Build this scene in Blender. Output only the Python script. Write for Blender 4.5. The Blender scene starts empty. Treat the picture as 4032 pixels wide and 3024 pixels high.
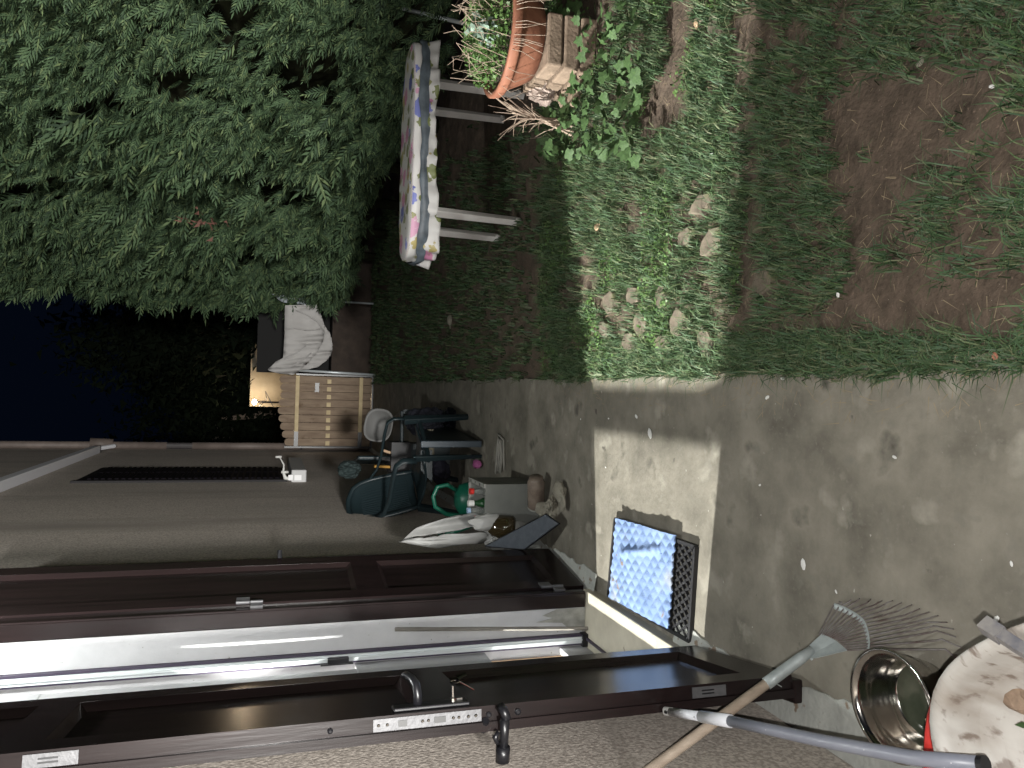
import bpy, bmesh, math, random
import numpy as np
from mathutils import Vector, Matrix, Euler
random.seed(7); rng = np.random.default_rng(11)
sc = bpy.context.scene
R = math.radians
# ---------------------------------------------------------------- camera (the photograph was taken with the phone on its side)
F, CX, CY, H = 3014.0, 2016.0, 1512.0, 1.55
M = np.array([[0.02881203, -0.99951893, 0.01147928], [-0.30293635, 0.0022127, 0.95300822], [-0.95257516, -0.03093559, -0.30272686]])
def P(px, py, **k):
    d = M @ np.array([px - CX, py - CY, F])
    if 'z' in k: t = (k['z'] - H) / d[2]
    elif 'x' in k: t = k['x'] / d[0]
    else: t = k['y'] / d[1]
    return Vector((d[0]*t, d[1]*t, H + d[2]*t))
def PP(p0, n, px, py):
    d = Vector(M @ np.array([px - CX, py - CY, F])); o = Vector((0, 0, H))
    return o + d * ((p0 - o).dot(n) / d.dot(n))
def proj(a):
    v = (a - np.array([0, 0, H])) @ M
    return np.stack([CX + F*v[:, 0]/v[:, 2], CY + F*v[:, 1]/v[:, 2]], 1)
cam = bpy.data.cameras.new('camera'); co = bpy.data.objects.new('camera', cam); sc.collection.objects.link(co); sc.camera = co
mw = Matrix.Identity(4)
for r in range(3):
    mw[r][0] = M[r][0]; mw[r][1] = -M[r][1]; mw[r][2] = -M[r][2]
mw[2][3] = H
co.matrix_world = mw
cam.sensor_fit = 'HORIZONTAL'; cam.sensor_width = 36; cam.lens = F/4032*36; cam.clip_start = .02; cam.clip_end = 500
# ---------------------------------------------------------------- night sky
w = bpy.data.worlds.new("World"); sc.world = w; w.use_nodes = True
bg = w.node_tree.nodes['Background']; bg.inputs[0].default_value = (.14, .30, 1, 1); bg.inputs[1].default_value = .0060
_n = w.node_tree.nodes; _l = w.node_tree.links; _t = _n.new('ShaderNodeTexCoord'); _s = _n.new('ShaderNodeSeparateXYZ'); _r = _n.new('ShaderNodeValToRGB')
_l.new(_t.outputs['Generated'], _s.inputs[0]); _l.new(_s.outputs['Z'], _r.inputs[0]); _l.new(_r.outputs[0], bg.inputs[0])
_r.color_ramp.elements[0].color = (.10, .20, .55, 1); _r.color_ramp.elements[1].color = (.22, .42, 1, 1); _r.color_ramp.elements[1].position = .45
sc.view_settings.view_transform = 'Standard'; sc.view_settings.look = 'None'; sc.view_settings.exposure = 0.0; sc.view_settings.gamma = 1
def lamp(name, kind, loc, power, col=(1, 1, 1), size=.05, **k):
    l = bpy.data.lights.new(name, kind); l.energy = power; l.color = col; l.shadow_soft_size = size
    for a, b in k.items(): setattr(l, a, b)
    o = bpy.data.objects.new(name, l); o.location = loc; sc.collection.objects.link(o); return o
def aim(o, t): o.rotation_euler = (Vector(t) - o.location).to_track_quat('-Z', 'Y').to_euler()
FLASH = lamp('phone_flash', 'POINT', (-.035, -.01, 1.53), 168, (1, .98, .95), .006)
WALLL = lamp('wall_lamp_light', 'POINT', (-.70, 2.95, 3.05), 120, (.97, 1, .97), .05)
LA = lamp('room_lamp_low_beam', 'SPOT', (-5.0, 2.92, 2.5), 4500, (1, .99, .93), .05, spot_size=R(26), spot_blend=.1); aim(LA, (-1.2, 2.92, .35))
LB = lamp('room_lamp_high_beam', 'SPOT', (-2.6, 2.73, 2.4), 2800, (1, .99, .93), .035, spot_size=R(39), spot_blend=.05); aim(LB, (-1.2, 2.86, 1.73))
L2 = lamp('garden_light_behind', 'SPOT', (.35, -7.5, 1.3), 10500, (1, .98, .94), .35, spot_size=R(52), spot_blend=.22); aim(L2, (-.1, 2.5, 1.3+10*math.tan(R(21))))
LC = lamp('room_ceiling_light', 'POINT', (-2.2, 1.6, 2.4), 45, (1, .98, .95), .1)
# ---------------------------------------------------------------- materials
def srgb(r, g, b):
    f = lambda c: ((c/255+.055)/1.055)**2.4 if c > 10 else c/255/12.92
    return (f(r), f(g), f(b), 1)
def mat(name, col, rough=.6, metal=0, col2=None, scale=8, detail=6, bump=0, bscale=60, trans=0, island=None, spec=None, lo=.35, hi=.65, ior=1.45, stretch=None):
    m = bpy.data.materials.new(name); m.use_nodes = True; n = m.node_tree.nodes; l = m.node_tree.links; b = n['Principled BSDF']
    c4 = lambda c: tuple(c) if len(c) == 4 else tuple(c) + (1,)
    b.inputs['Base Color'].default_value = c4(col); b.inputs['Roughness'].default_value = rough; b.inputs['Metallic'].default_value = metal
    b.inputs['Transmission Weight'].default_value = trans; b.inputs['IOR'].default_value = ior
    if spec is not None: b.inputs['Specular IOR Level'].default_value = spec
    tc = n.new('ShaderNodeTexCoord'); src = tc.outputs['Object']
    if stretch:
        mp = n.new('ShaderNodeMapping'); mp.inputs['Scale'].default_value = stretch; l.new(src, mp.inputs[0]); src = mp.outputs[0]
    if col2 is not None:
        no = n.new('ShaderNodeTexNoise'); no.inputs['Scale'].default_value = scale; no.inputs['Detail'].default_value = detail; no.inputs['Roughness'].default_value = .62
        l.new(src, no.inputs['Vector'])
        cr = n.new('ShaderNodeValToRGB'); cr.color_ramp.elements[0].position = lo; cr.color_ramp.elements[1].position = hi
        cr.color_ramp.elements[0].color = c4(col); cr.color_ramp.elements[1].color = c4(col2)
        l.new(no.outputs[0], cr.inputs[0]); l.new(cr.outputs[0], b.inputs['Base Color'])
    if island:
        g = n.new('ShaderNodeNewGeometry'); cr = n.new('ShaderNodeValToRGB')
        while len(cr.color_ramp.elements) < len(island): cr.color_ramp.elements.new(.5)
        for i, c in enumerate(island): cr.color_ramp.elements[i].position = i/(len(island)-1); cr.color_ramp.elements[i].color = c4(c)
        l.new(g.outputs['Random Per Island'], cr.inputs[0]); l.new(cr.outputs[0], b.inputs['Base Color'])
    if bump:
        nb = n.new('ShaderNodeTexNoise'); nb.inputs['Scale'].default_value = bscale; nb.inputs['Detail'].default_value = 5
        l.new(src, nb.inputs['Vector']); bp = n.new('ShaderNodeBump'); bp.inputs['Strength'].default_value = bump; bp.inputs['Distance'].default_value = .01
        l.new(nb.outputs[0], bp.inputs['Height']); l.new(bp.outputs[0], b.inputs['Normal'])
    return m
def overlay(m, scale, thr, col, soft=.03, detail=3, kind='noise', stretch=None):
    """second colour where a noise passes a threshold: stains, specks, chips"""
    n = m.node_tree.nodes; l = m.node_tree.links; b = n['Principled BSDF']; inp = b.inputs['Base Color']
    tc = n.new('ShaderNodeTexCoord'); src = tc.outputs['Object']
    if stretch:
        mp = n.new('ShaderNodeMapping'); mp.inputs['Scale'].default_value = stretch; l.new(src, mp.inputs[0]); src = mp.outputs[0]
    if kind == 'noise':
        t = n.new('ShaderNodeTexNoise'); t.inputs['Detail'].default_value = detail; o = t.outputs[0]; a, c = thr, thr+soft
    else:
        t = n.new('ShaderNodeTexVoronoi'); o = t.outputs['Distance']; a, c = thr+soft, thr
    t.inputs['Scale'].default_value = scale; l.new(src, t.inputs['Vector'])
    mr = n.new('ShaderNodeMapRange'); mr.inputs[1].default_value = a; mr.inputs[2].default_value = c; l.new(o, mr.inputs[0])
    mx = n.new('ShaderNodeMix'); mx.data_type = 'RGBA'; l.new(mr.outputs[0], mx.inputs['Factor'])
    if inp.links: l.new(inp.links[0].from_socket, mx.inputs['A'])
    else: mx.inputs['A'].default_value = inp.default_value
    mx.inputs['B'].default_value = tuple(col)[:3] + (1,)
    l.new(mx.outputs['Result'], inp); return m
concrete = mat('concrete', (.10, .092, .073), .85, 0, (.245, .226, .185), 4.2, 10, .25, 45, lo=.3, hi=.7)
overlay(concrete, 14, .60, (.16, .15, .125), .12, 6); overlay(concrete, 2.3, .60, (.085, .077, .062), .18, 8)
overlay(concrete, 60, .58, (.19, .178, .15), .25, 3); overlay(concrete, 38, .74, (.32, .31, .27), .03, 2); overlay(concrete, 1.1, .52, (.125, .118, .095), .25, 7, stretch=(1, .45, 1)); overlay(concrete, 5.5, .60, (.25, .235, .195), .08, 9); overlay(concrete, 4.2, .63, (.08, .074, .06), .07, 10); overlay(concrete, 9, .70, (.07, .062, .05), .04, 6)
cement = mat('new_cement', (.30, .31, .29), .9, 0, (.42, .43, .40), 9, 8, .3, 70); overlay(cement, 17, .62, (.20, .15, .11), .05, 6)
soilm = mat('soil', (.050, .036, .025), .95, 0, (.115, .084, .062), 12, 10, .8, 60, lo=.35, hi=.7); overlay(soilm, 90, .66, (.14, .10, .075), .05, 3); overlay(soilm, 60, .035, (.45, .42, .36), .015, kind='v')
stucco = mat('stucco', (.36, .315, .275), .9, 0, (.56, .50, .44), 85, 3, .35, 110, lo=.42, hi=.58); overlay(stucco, 2.5, .54, (.30, .265, .23), .25, 7, stretch=(1, 1, .15)); overlay(stucco, 1.1, .55, (.30, .27, .235), .35, 5, stretch=(1, 1, .35))
plaster = mat('white_plaster', (.42, .42, .43), .7, 0, (.50, .50, .51), 4, 4, .08, 60); overlay(plaster, 60, .75, (.25, .24, .22), .02, 2)
marble = mat('sill_stone', (.40, .37, .30), .5, 0, (.50, .47, .38), 7, 8, .1, 60); overlay(marble, 12, .66, (.26, .23, .18), .05, 5)
wood_dark = mat('mahogany_stained_wood', (.017, .011, .011), .22, 0, (.010, .007, .007), 20, 5, .03, 90, stretch=(1, 1, .08), spec=.32)
black_iron = mat('black_iron', (.008, .008, .010), .35, 0, spec=.6)
steel = mat('brushed_steel', (.13, .13, .135), .5, .35, (.10, .10, .105), 40, 4, .1, 120)
chrome = mat('polished_steel', (.62, .60, .56), .14, 1, (.45, .43, .40), 9, 6, .03, 30)
alu_w = mat('white_painted_aluminium', (.62, .66, .67), .35)
alu_d = mat('purple_grey_seal', (.045, .035, .06), .5)
pipe_m = mat('brown_drain_pipe', (.10, .08, .07), .6, 0, (.15, .12, .105), 5, 6)
pale_pipe = mat('pale_grey_pipe', (.78, .78, .82), .5)
grey_wood = mat('weathered_wood', (.13, .12, .105), .8, 0, (.24, .225, .20), 30, 6, .5, 60, stretch=(1, 1, .12))
pine_m = mat('fence_board_wood', (.145, .10, .068), .75, 0, (.235, .175, .12), 14, 7, .3, 50, stretch=(1, 1, .2)); overlay(pine_m, 6, .62, (.11, .07, .04), .1, 5)
batten_m = mat('fence_batten_wood', (.42, .33, .19), .7, 0, (.52, .42, .25), 12, 5)
tarp = mat('white_canvas', (.33, .32, .31), .8, 0, (.37, .36, .35), 5, 4, .1, 20)
tarp2 = mat('blue_grey_sheet', (.35, .39, .42), .6)
green_pl = mat('dark_green_plastic', (.010, .018, .021), .42, spec=.5, bump=.05)
can_pl = mat('green_watering_can_plastic', (.008, .105, .065), .35)
cboard = mat('grey_foam_box', (.125, .13, .12), .85, 0, (.16, .165, .15), 5, 5, .1, 90)
rim_w = mat('box_rim', (.24, .24, .22), .8)
pad_f = mat('slate_foam', (.055, .065, .08), .85, 0, (.075, .085, .10), 30, 3, .1, 200)
black_trim = mat('black_trim', (.006, .006, .008), .5)
bag_w = mat('white_plastic_bag', (.27, .27, .26), .45, 0, (.34, .34, .33), 6, 3, .25, 14)
paper_m = mat('crumpled_paper', (.18, .165, .13), .85, 0, (.25, .235, .19), 12, 4, .3, 40)
glass_cl = mat('clear_plastic', (.75, .78, .74), .08, trans=.85)
glass_gr = mat('dark_green_glass', (.012, .05, .018), .06, spec=.8)
glass_bk = mat('dark_blue_glass', (.006, .010, .035), .08, spec=.8)
glass_br = mat('brown_glass', (.03, .022, .010), .06, spec=.9)
red_pl = mat('red_plastic', (.50, .028, .022), .4)
white_pl = mat('white_cap_plastic', (.62, .62, .60), .4)
blue_pl = mat('blue_plastic', (.012, .035, .28), .35)
lblue_pl = mat('pale_blue_plastic', (.30, .42, .58), .4)
pink_m = mat('pink_rubber', (.36, .10, .25), .5)
cord_m = mat('off_white_cord', (.28, .27, .24), .8)
rubber = mat('black_rubber_grid', (.016, .016, .018), .6, bump=.2)
blue_cl = mat('blue_quilted_cloth', (.135, .205, .37), .9, 0, (.20, .28, .45), 7, 5, .25, 160, spec=.15); overlay(blue_cl, 5, .56, (.25, .28, .34), .12, 6); overlay(blue_cl, 17, .66, (.17, .14, .12), .05, 7)
rust = mat('rusty_wire', (.07, .045, .040), .6, .2, (.17, .16, .155), 25, 4)
galv = mat('galvanised_steel', (.36, .40, .40), .5, .3, (.26, .29, .29), 18, 5, .2, 60)
rake_wood = mat('worn_ash_handle', (.27, .215, .165), .7, 0, (.40, .33, .26), 20, 6, .25, 60, stretch=(1, 1, .25))
grey_pipe = mat('blue_grey_plastic', (.145, .155, .19), .4, 0, (.18, .19, .225), 8, 4); overlay(grey_pipe, 60, .05, (.55, .55, .58), .015, kind='v')
pole_w = mat('white_end_plastic', (.60, .62, .66), .35); overlay(pole_w, 30, .75, (.2, .2, .2), .02)
tub_m = mat('dirty_white_plastic', (.34, .325, .30), .5, 0, (.40, .385, .36), 6, 5, .05, 30); overlay(tub_m, 6, .42, (.20, .17, .14), .30, 10, stretch=(1, 3.2, 1)); overlay(tub_m, 22, .56, (.15, .12, .10), .10, 8, stretch=(1, 2.5, 1)); overlay(tub_m, 13, .64, (.085, .065, .05), .05, 8)
tan_wood = mat('tan_wood_offcut', (.45, .30, .19), .7, 0, (.52, .37, .25), 15, 5)
terra = mat('terracotta', (.19, .074, .043), .7, 0, (.27, .115, .07), 8, 6, .2, 50); overlay(terra, 6, .62, (.20, .07, .04), .1, 6)
brick_m = mat('pale_brick', (.17, .125, .09), .85, 0, (.26, .195, .145), 12, 6, .4, 60)
stone_m = mat('mossy_stone', (.085, .07, .052), .9, 0, (.155, .128, .095), 14, 8, .5, 50); overlay(stone_m, 9, .58, (.10, .105, .05), .08, 6)
twig_m = mat('dry_twig', (.23, .17, .13), .85, 0, (.34, .27, .21), 20, 4)
leafm = mat('conifer_foliage', (.02, .05, .02), .7, island=[(.018, .032, .018), (.036, .062, .032), (.05, .084, .040), (.065, .105, .052), (.10, .135, .060)], spec=.2)
brownleaf = mat('dead_conifer_spray', (.12, .055, .04), .8)
hedge_in = mat('hedge_shade_dark', (.012, .011, .008), 1, 0, (.022, .025, .014), 14, 5, spec=0)  # near-black colour stands in for the shade inside the hedge
grassm = mat('grass_blades', (.03, .08, .02), .55, island=[(.035, .060, .028), (.045, .082, .036), (.055, .100, .042), (.046, .086, .048), (.12, .13, .07), (.06, .112, .040)], spec=.3)
weedm = mat('weed_leaves', (.03, .08, .02), .5, island=[(.045, .09, .025), (.065, .13, .035), (.09, .155, .045), (.05, .08, .03)], spec=.3)
ivym = mat('ivy_leaves', (.032, .062, .025), .6, 0, (.06, .105, .036), 9, 3, spec=.25)
pale_leaf = mat('pale_sage_leaves', (.22, .30, .24), .6)
night_dark = mat('unlit_facade', (.045, .035, .03), .9, 0, (.06, .045, .035), 2, 4)
ochre = mat('ochre_wall', (.34, .30, .23), .85, 0, (.42, .38, .30), 3, 5)
table_pl = mat('white_garden_plastic', (.58, .56, .54), .45, 0, (.50, .48, .46), 8, 4)
strap_m = mat('blue_grey_strap', (.035, .045, .055), .5, 0, (.09, .11, .13), 10, 3)
def emis(name, col, s):
    m = mat(name, col); b = m.node_tree.nodes['Principled BSDF']; b.inputs['Emission Color'].default_value = tuple(col)+(1,); b.inputs['Emission Strength'].default_value = s; return m
bulb_warm = emis('warm_bulb', (1, .72, .42), 160); bulb_w = emis('cool_white_bulb', (1, 1, 1), 25)
def cloth_flowers():
    m = bpy.data.materials.new('floral_tablecloth'); m.use_nodes = True; n = m.node_tree.nodes; l = m.node_tree.links; b = n['Principled BSDF']
    b.inputs['Roughness'].default_value = .55
    uv = n.new('ShaderNodeUVMap'); uv.uv_map = 'UVMap'
    dn = n.new('ShaderNodeTexNoise'); dn.inputs['Scale'].default_value = 26; dn.inputs['Detail'].default_value = 4; l.new(uv.outputs[0], dn.inputs['Vector'])
    sub = n.new('ShaderNodeVectorMath'); sub.operation = 'SUBTRACT'; sub.inputs[1].default_value = (.5, .5, .5); l.new(dn.outputs['Color'], sub.inputs[0])
    scl = n.new('ShaderNodeVectorMath'); scl.operation = 'SCALE'; scl.inputs['Scale'].default_value = .075; l.new(sub.outputs[0], scl.inputs[0])
    add = n.new('ShaderNodeVectorMath'); l.new(uv.outputs[0], add.inputs[0]); l.new(scl.outputs[0], add.inputs[1])
    prev = None; col = (.46, .45, .44, 1)
    for scale, thr, cols, pos in ((11.0, .46, ((.20, .20, .09), (.13, .15, .05), (.30, .25, .10), (.16, .17, .08)), 'leaf'), (7.5, .44, ((.42, .17, .28), (.075, .09, .28), (.45, .24, .34), (.13, .15, .38)), 'flower'), (26, .30, ((.06, .06, .16), (.55, .40, .48), (.12, .10, .05), (.5, .48, .5)), 'petal')):
        v = n.new('ShaderNodeTexVoronoi'); v.inputs['Scale'].default_value = scale; l.new(add.outputs[0], v.inputs['Vector'])
        sp = n.new('ShaderNodeSeparateColor'); l.new(v.outputs['Color'], sp.inputs[0])
        cr = n.new('ShaderNodeValToRGB'); cr.color_ramp.interpolation = 'CONSTANT'
        for _ in range(2): cr.color_ramp.elements.new(.5)
        for i in range(4): cr.color_ramp.elements[i].position = i*.25; cr.color_ramp.elements[i].color = cols[i] + (1,)
        l.new(sp.outputs[0], cr.inputs[0])
        a = n.new('ShaderNodeMath'); a.operation = 'LESS_THAN'; a.inputs[1].default_value = thr; l.new(v.outputs['Distance'], a.inputs[0])
        g = n.new('ShaderNodeMath'); g.operation = 'GREATER_THAN'; g.inputs[1].default_value = .36 if pos != 'petal' else .15; l.new(sp.outputs[1], g.inputs[0])
        f = n.new('ShaderNodeMath'); f.operation = 'MULTIPLY'; l.new(a.outputs[0], f.inputs[0]); l.new(g.outputs[0], f.inputs[1])
        fac = f.outputs[0]
        if pos == 'flower': flowermask = fac
        if pos == 'petal':
            q = n.new('ShaderNodeMath'); q.operation = 'MULTIPLY'; l.new(fac, q.inputs[0]); l.new(flowermask, q.inputs[1])
            q2 = n.new('ShaderNodeMath'); q2.operation = 'MULTIPLY'; q2.inputs[1].default_value = .6; l.new(q.outputs[0], q2.inputs[0]); fac = q2.outputs[0]
        mx = n.new('ShaderNodeMix'); mx.data_type = 'RGBA'; l.new(fac, mx.inputs['Factor'])
        if prev: l.new(prev, mx.inputs['A'])
        else: mx.inputs['A'].default_value = col
        l.new(cr.outputs[0], mx.inputs['B']); prev = mx.outputs['Result']
    l.new(prev, b.inputs['Base Color']); return m
floral = cloth_flowers()
# ---------------------------------------------------------------- mesh helpers
def link(o, parent=None):
    sc.collection.objects.link(o)
    if parent: o.parent = parent
    return o
def mesh(name, V, Fc, m, parent=None, smooth=False, **tags):
    me = bpy.data.meshes.new(name); me.from_pydata([tuple(v) for v in V], [], Fc); me.update()
    if m: me.materials.append(m)
    if smooth: me.polygons.foreach_set('use_smooth', [True]*len(me.polygons))
    o = link(bpy.data.objects.new(name, me), parent)
    for k, v in tags.items(): o[k] = v
    return o
def tri_mesh(name, V, T, m, parent=None, **tags):
    me = bpy.data.meshes.new(name); V = np.asarray(V, np.float32).reshape(-1, 3); T = np.asarray(T, np.int32).reshape(-1, 3)
    me.vertices.add(len(V)); me.vertices.foreach_set('co', V.ravel()); me.loops.add(T.size); me.loops.foreach_set('vertex_index', T.ravel())
    me.polygons.add(len(T)); me.polygons.foreach_set('loop_start', np.arange(0, T.size, 3, dtype=np.int32)); me.polygons.foreach_set('loop_total', np.full(len(T), 3, np.int32))
    me.update(calc_edges=True); me.validate(); me.materials.append(m)
    o = link(bpy.data.objects.new(name, me), parent)
    for k, v in tags.items(): o[k] = v
    return o
def thing(name, label, cat, loc=(0, 0, 0), group=None, rz=0):
    o = link(bpy.data.objects.new(name, None)); o.location = loc; o.rotation_euler = (0, 0, rz); o['label'] = label; o['category'] = cat
    if group: o['group'] = group
    o.empty_display_size = .1
    bpy.context.view_layer.update() if False else None
    return o
class MB:
    def __init__(s): s.V = []; s.F = []
    def add(s, V, F_):
        b = len(s.V); s.V += [Vector(v) for v in V]; s.F += [[i+b for i in f] for f in F_]; return s
    def box(s, x0, x1, y0, y1, z0, z1, mx=None):
        V = [(x0, y0, z0), (x1, y0, z0), (x1, y1, z0), (x0, y1, z0), (x0, y0, z1), (x1, y0, z1), (x1, y1, z1), (x0, y1, z1)]
        if mx: V = [mx @ Vector(v) for v in V]
        return s.add(V, [[0, 3, 2, 1], [4, 5, 6, 7], [0, 1, 5, 4], [1, 2, 6, 5], [2, 3, 7, 6], [3, 0, 4, 7]])
    def tube(s, pts, r, n=8, flat=1.0, cap=True):
        pts = [Vector(p) for p in pts]; rs = r if isinstance(r, (list, tuple)) else [r]*len(pts); V = []; Fc = []; up = None
        for i, p in enumerate(pts):
            d = (pts[min(i+1, len(pts)-1)] - pts[max(i-1, 0)]).normalized()
            if up is None: up = Vector((0, 0, 1)) if abs(d.z) < .9 else Vector((1, 0, 0))
            a = d.cross(up).normalized(); b = a.cross(d).normalized(); up = b
            for k in range(n):
                t = 2*math.pi*k/n; V.append(p + (a*math.cos(t) + b*math.sin(t)*flat)*rs[i])
        for i in range(len(pts)-1):
            for k in range(n): Fc.append([i*n+k, i*n+(k+1) % n, (i+1)*n+(k+1) % n, (i+1)*n+k])
        if cap: Fc += [list(range(n))[::-1], [(len(pts)-1)*n+k for k in range(n)]]
        return s.add(V, Fc)
    def lathe(s, prof, n=24, c=(0, 0, 0), mx=None, sx=1, sy=1, power=None):
        V = []; Fc = []
        for r, z in prof:
            for k in range(n):
                t = 2*math.pi*k/n; ct, st = math.cos(t), math.sin(t)
                if power:
                    q = (abs(ct)**power + abs(st)**power)**(-1/power); ct *= q; st *= q
                v = Vector((r*ct*sx, r*st*sy, z)); v = mx @ v if mx else v
                V.append(v + Vector(c))
        for i in range(len(prof)-1):
            for k in range(n): Fc.append([i*n+k, i*n+(k+1) % n, (i+1)*n+(k+1) % n, (i+1)*n+k])
        if prof[0][0] > 1e-4: Fc.append(list(range(n))[::-1])
        if prof[-1][0] > 1e-4: Fc.append([(len(prof)-1)*n+k for k in range(n)])
        return s.add(V, Fc)
    def build(s, name, m, parent=None, smooth=False, bevel=0, **tags):
        o = mesh(name, s.V, s.F, m, parent, smooth, **tags)
        if bevel:
            b = o.modifiers.new('bevel', 'BEVEL'); b.width = bevel; b.segments = 2; b.limit_method = 'ANGLE'; b.angle_limit = R(40)
        return o
def slab(P4, th, name, m, parent=None, bevel=0, **k):
    """a plate through four world corners, thickness th along its normal"""
    a, b, c, d = [Vector(p) for p in P4]; n = (b-a).cross(d-a).normalized()*th
    V = [a, b, c, d, a-n, b-n, c-n, d-n]
    mb = MB(); mb.add(V, [[0, 1, 2, 3], [7, 6, 5, 4], [0, 4, 5, 1], [1, 5, 6, 2], [2, 6, 7, 3], [3, 7, 4, 0]])
    return mb.build(name, m, parent, bevel=bevel, **k)
def crumple(name, m, parent, c, size, seed, n=3, amp=.3, **k):
    bm = bmesh.new(); bmesh.ops.create_icosphere(bm, subdivisions=n, radius=1); rr = np.random.default_rng(seed)
    dirs = rr.normal(size=(26, 3)); dirs /= np.linalg.norm(dirs, axis=1)[:, None]; am = rr.uniform(-amp, amp, 26)
    for v in bm.verts:
        d = np.array(v.co); a = 1 + sum(am * np.clip((dirs @ d) - .55, 0, 1) * 2.2) + rr.uniform(-.12, .12)
        v.co = Vector((d[0]*a*size[0], d[1]*a*size[1], max(d[2]*a*size[2], -size[2]*.9))) + Vector(c)
    me = bpy.data.meshes.new(name); bm.to_mesh(me); bm.free(); me.materials.append(m)
    o = link(bpy.data.objects.new(name, me), parent)
    for a, b in k.items(): o[a] = b
    return o
def inside(poly, p):
    x, y = p[:, 0], p[:, 1]; r = np.zeros(len(p), bool); n = len(poly)
    for i in range(n):
        x0, y0 = poly[i]; x1, y1 = poly[(i+1) % n]
        c = ((y0 > y) != (y1 > y)) & (x < (x1-x0)*(y-y0)/((y1-y0) or 1e-9) + x0); r ^= c
    return r
def vnoise(x, y, s, seed=0):
    x = x*s + seed*17.3; y = y*s + seed*9.1; xi = np.floor(x); yi = np.floor(y); xf = x-xi; yf = y-yi
    h = lambda a, b: np.modf(np.abs(np.sin(a*127.1 + b*311.7 + seed)*43758.5453))[0]
    u = xf*xf*(3-2*xf); v = yf*yf*(3-2*yf)
    return (h(xi, yi)*(1-u)+h(xi+1, yi)*u)*(1-v) + (h(xi, yi+1)*(1-u)+h(xi+1, yi+1)*u)*v
WX = -.98
# ================================================================ GROUND
mesh('ground', [(-120, -60, -.10), (120, -60, -.10), (120, 200, -.10), (-120, 200, -.10)], [[0, 1, 2, 3]], soilm, kind='structure')
def gh(x, y):
    k = np.clip((x-.12)/.3, 0, 1)
    return -.022 + k*(.034*vnoise(x, y, 2.2, 1) + .022*vnoise(x, y, 6, 2) + .010*vnoise(x, y, 17, 3))
nx, ny = 110, 420
gx = np.linspace(.02, 3.6, nx); gy = .3 + (13.2-.3)*np.linspace(0, 1, ny)**1.5
X, Y = np.meshgrid(gx, gy); Z = gh(X, Y)
V = np.stack([X, Y, Z], -1).reshape(-1, 3)
Fc = [[j*nx+i, j*nx+i+1, (j+1)*nx+i+1, (j+1)*nx+i] for j in range(ny-1) for i in range(nx-1)]
soil = mesh('soil', V, Fc, soilm, smooth=True, kind='structure')
# pavement with a worn ragged edge towards the grass
ys = np.linspace(-1.5, 12.35, 260); ed = .095 + .02*(vnoise(ys, ys*0, 3, 5)-.5) + .02*(vnoise(ys, ys*0, 14, 6)-.5)
ed = ed + .05*np.clip(1.9-ys, 0, 1)
V = []; Fc = []
for i, yv in enumerate(ys): V += [(WX-.3, yv, 0), (ed[i], yv, 0), (ed[i]+.01, yv, -.10)]
for i in range(len(ys)-1): b = i*3; Fc += [[b, b+1, b+4, b+3], [b+1, b+2, b+5, b+4]]
pave = mesh('pavement', V, Fc, concrete, kind='structure')
# lighter cement run along the foot of the wall
def fillet(y0, y1, wid, seed, n=120, name='cement_edging'):
    V = []; Fc = []
    for i in range(n):
        yv = y0 + (y1-y0)*i/(n-1); e = wid(yv) + .035*(float(vnoise(np.array(yv), np.array(0.), 7, seed))-.5) + .02*(float(vnoise(np.array(yv), np.array(0.), 27, seed))-.5)
        V += [(WX+.002, yv, .022), (WX+e*.6, yv, .010), (WX+e, yv, .0045), (WX+e+.002, yv, -.01)]
    for i in range(n-1):
        b = i*4
        for q in range(3): Fc.append([b+q, b+q+1, b+q+5, b+q+4])
    return mesh(name, V, Fc, cement, pave)
fillet(.3, 2.66, lambda y: .10 + .10*max(0, min(1, (2.1-y)/.6)), 3)
fillet(3.42, 5.3, lambda y: .12, 4); fillet(5.3, 12.2, lambda y: .06, 5)
# pale chips lying on the pavement
specks = [(2505, 1640, .012), (2560, 1707, .022), (3020, 1565, .010), (3163, 2222, .016), (2395, 1648, .007), (3625, 1430, .012), (2990, 1085+370, .010), (3080, 1490, .009), (2285, 1650, .005), (2383, 1840, .006), (2730, 2700-480, .012), (3980, 2220, .006), (3520, 1800, .007), (3920, 2440, .010), (2700, 1480, .006), (3290, 2330, .006), (2990, 1910, .006)]
for px, py, s in specks:
    p = P(px, py, z=.004); mb = MB(); k = random.random()*3
    mb.lathe([(s*.6, 0), (s*.9, s*.2), (s*.55, s*.45)], 7, (p.x, p.y, .001), mx=Matrix.Rotation(k, 3, 'Z') @ Matrix.Diagonal((1.3, .7, 1)))
    o = mb.build('stone_chip', white_pl); o['category'] = 'stone chip'; o['group'] = 'pale chips scattered on the pavement'
    o['label'] = {2560: 'largest white chip, between the lit patch on the pavement and the lit grass', 3163: 'white chip on the open pavement between the doormat and the lawn corner', 2505: 'white chip nearest the lit grass, beside the largest chip', 3625: 'white chip at the fringe of the grass near the corner'}.get(px, 'tiny pale stone chip lying on the open grey pavement')
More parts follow.
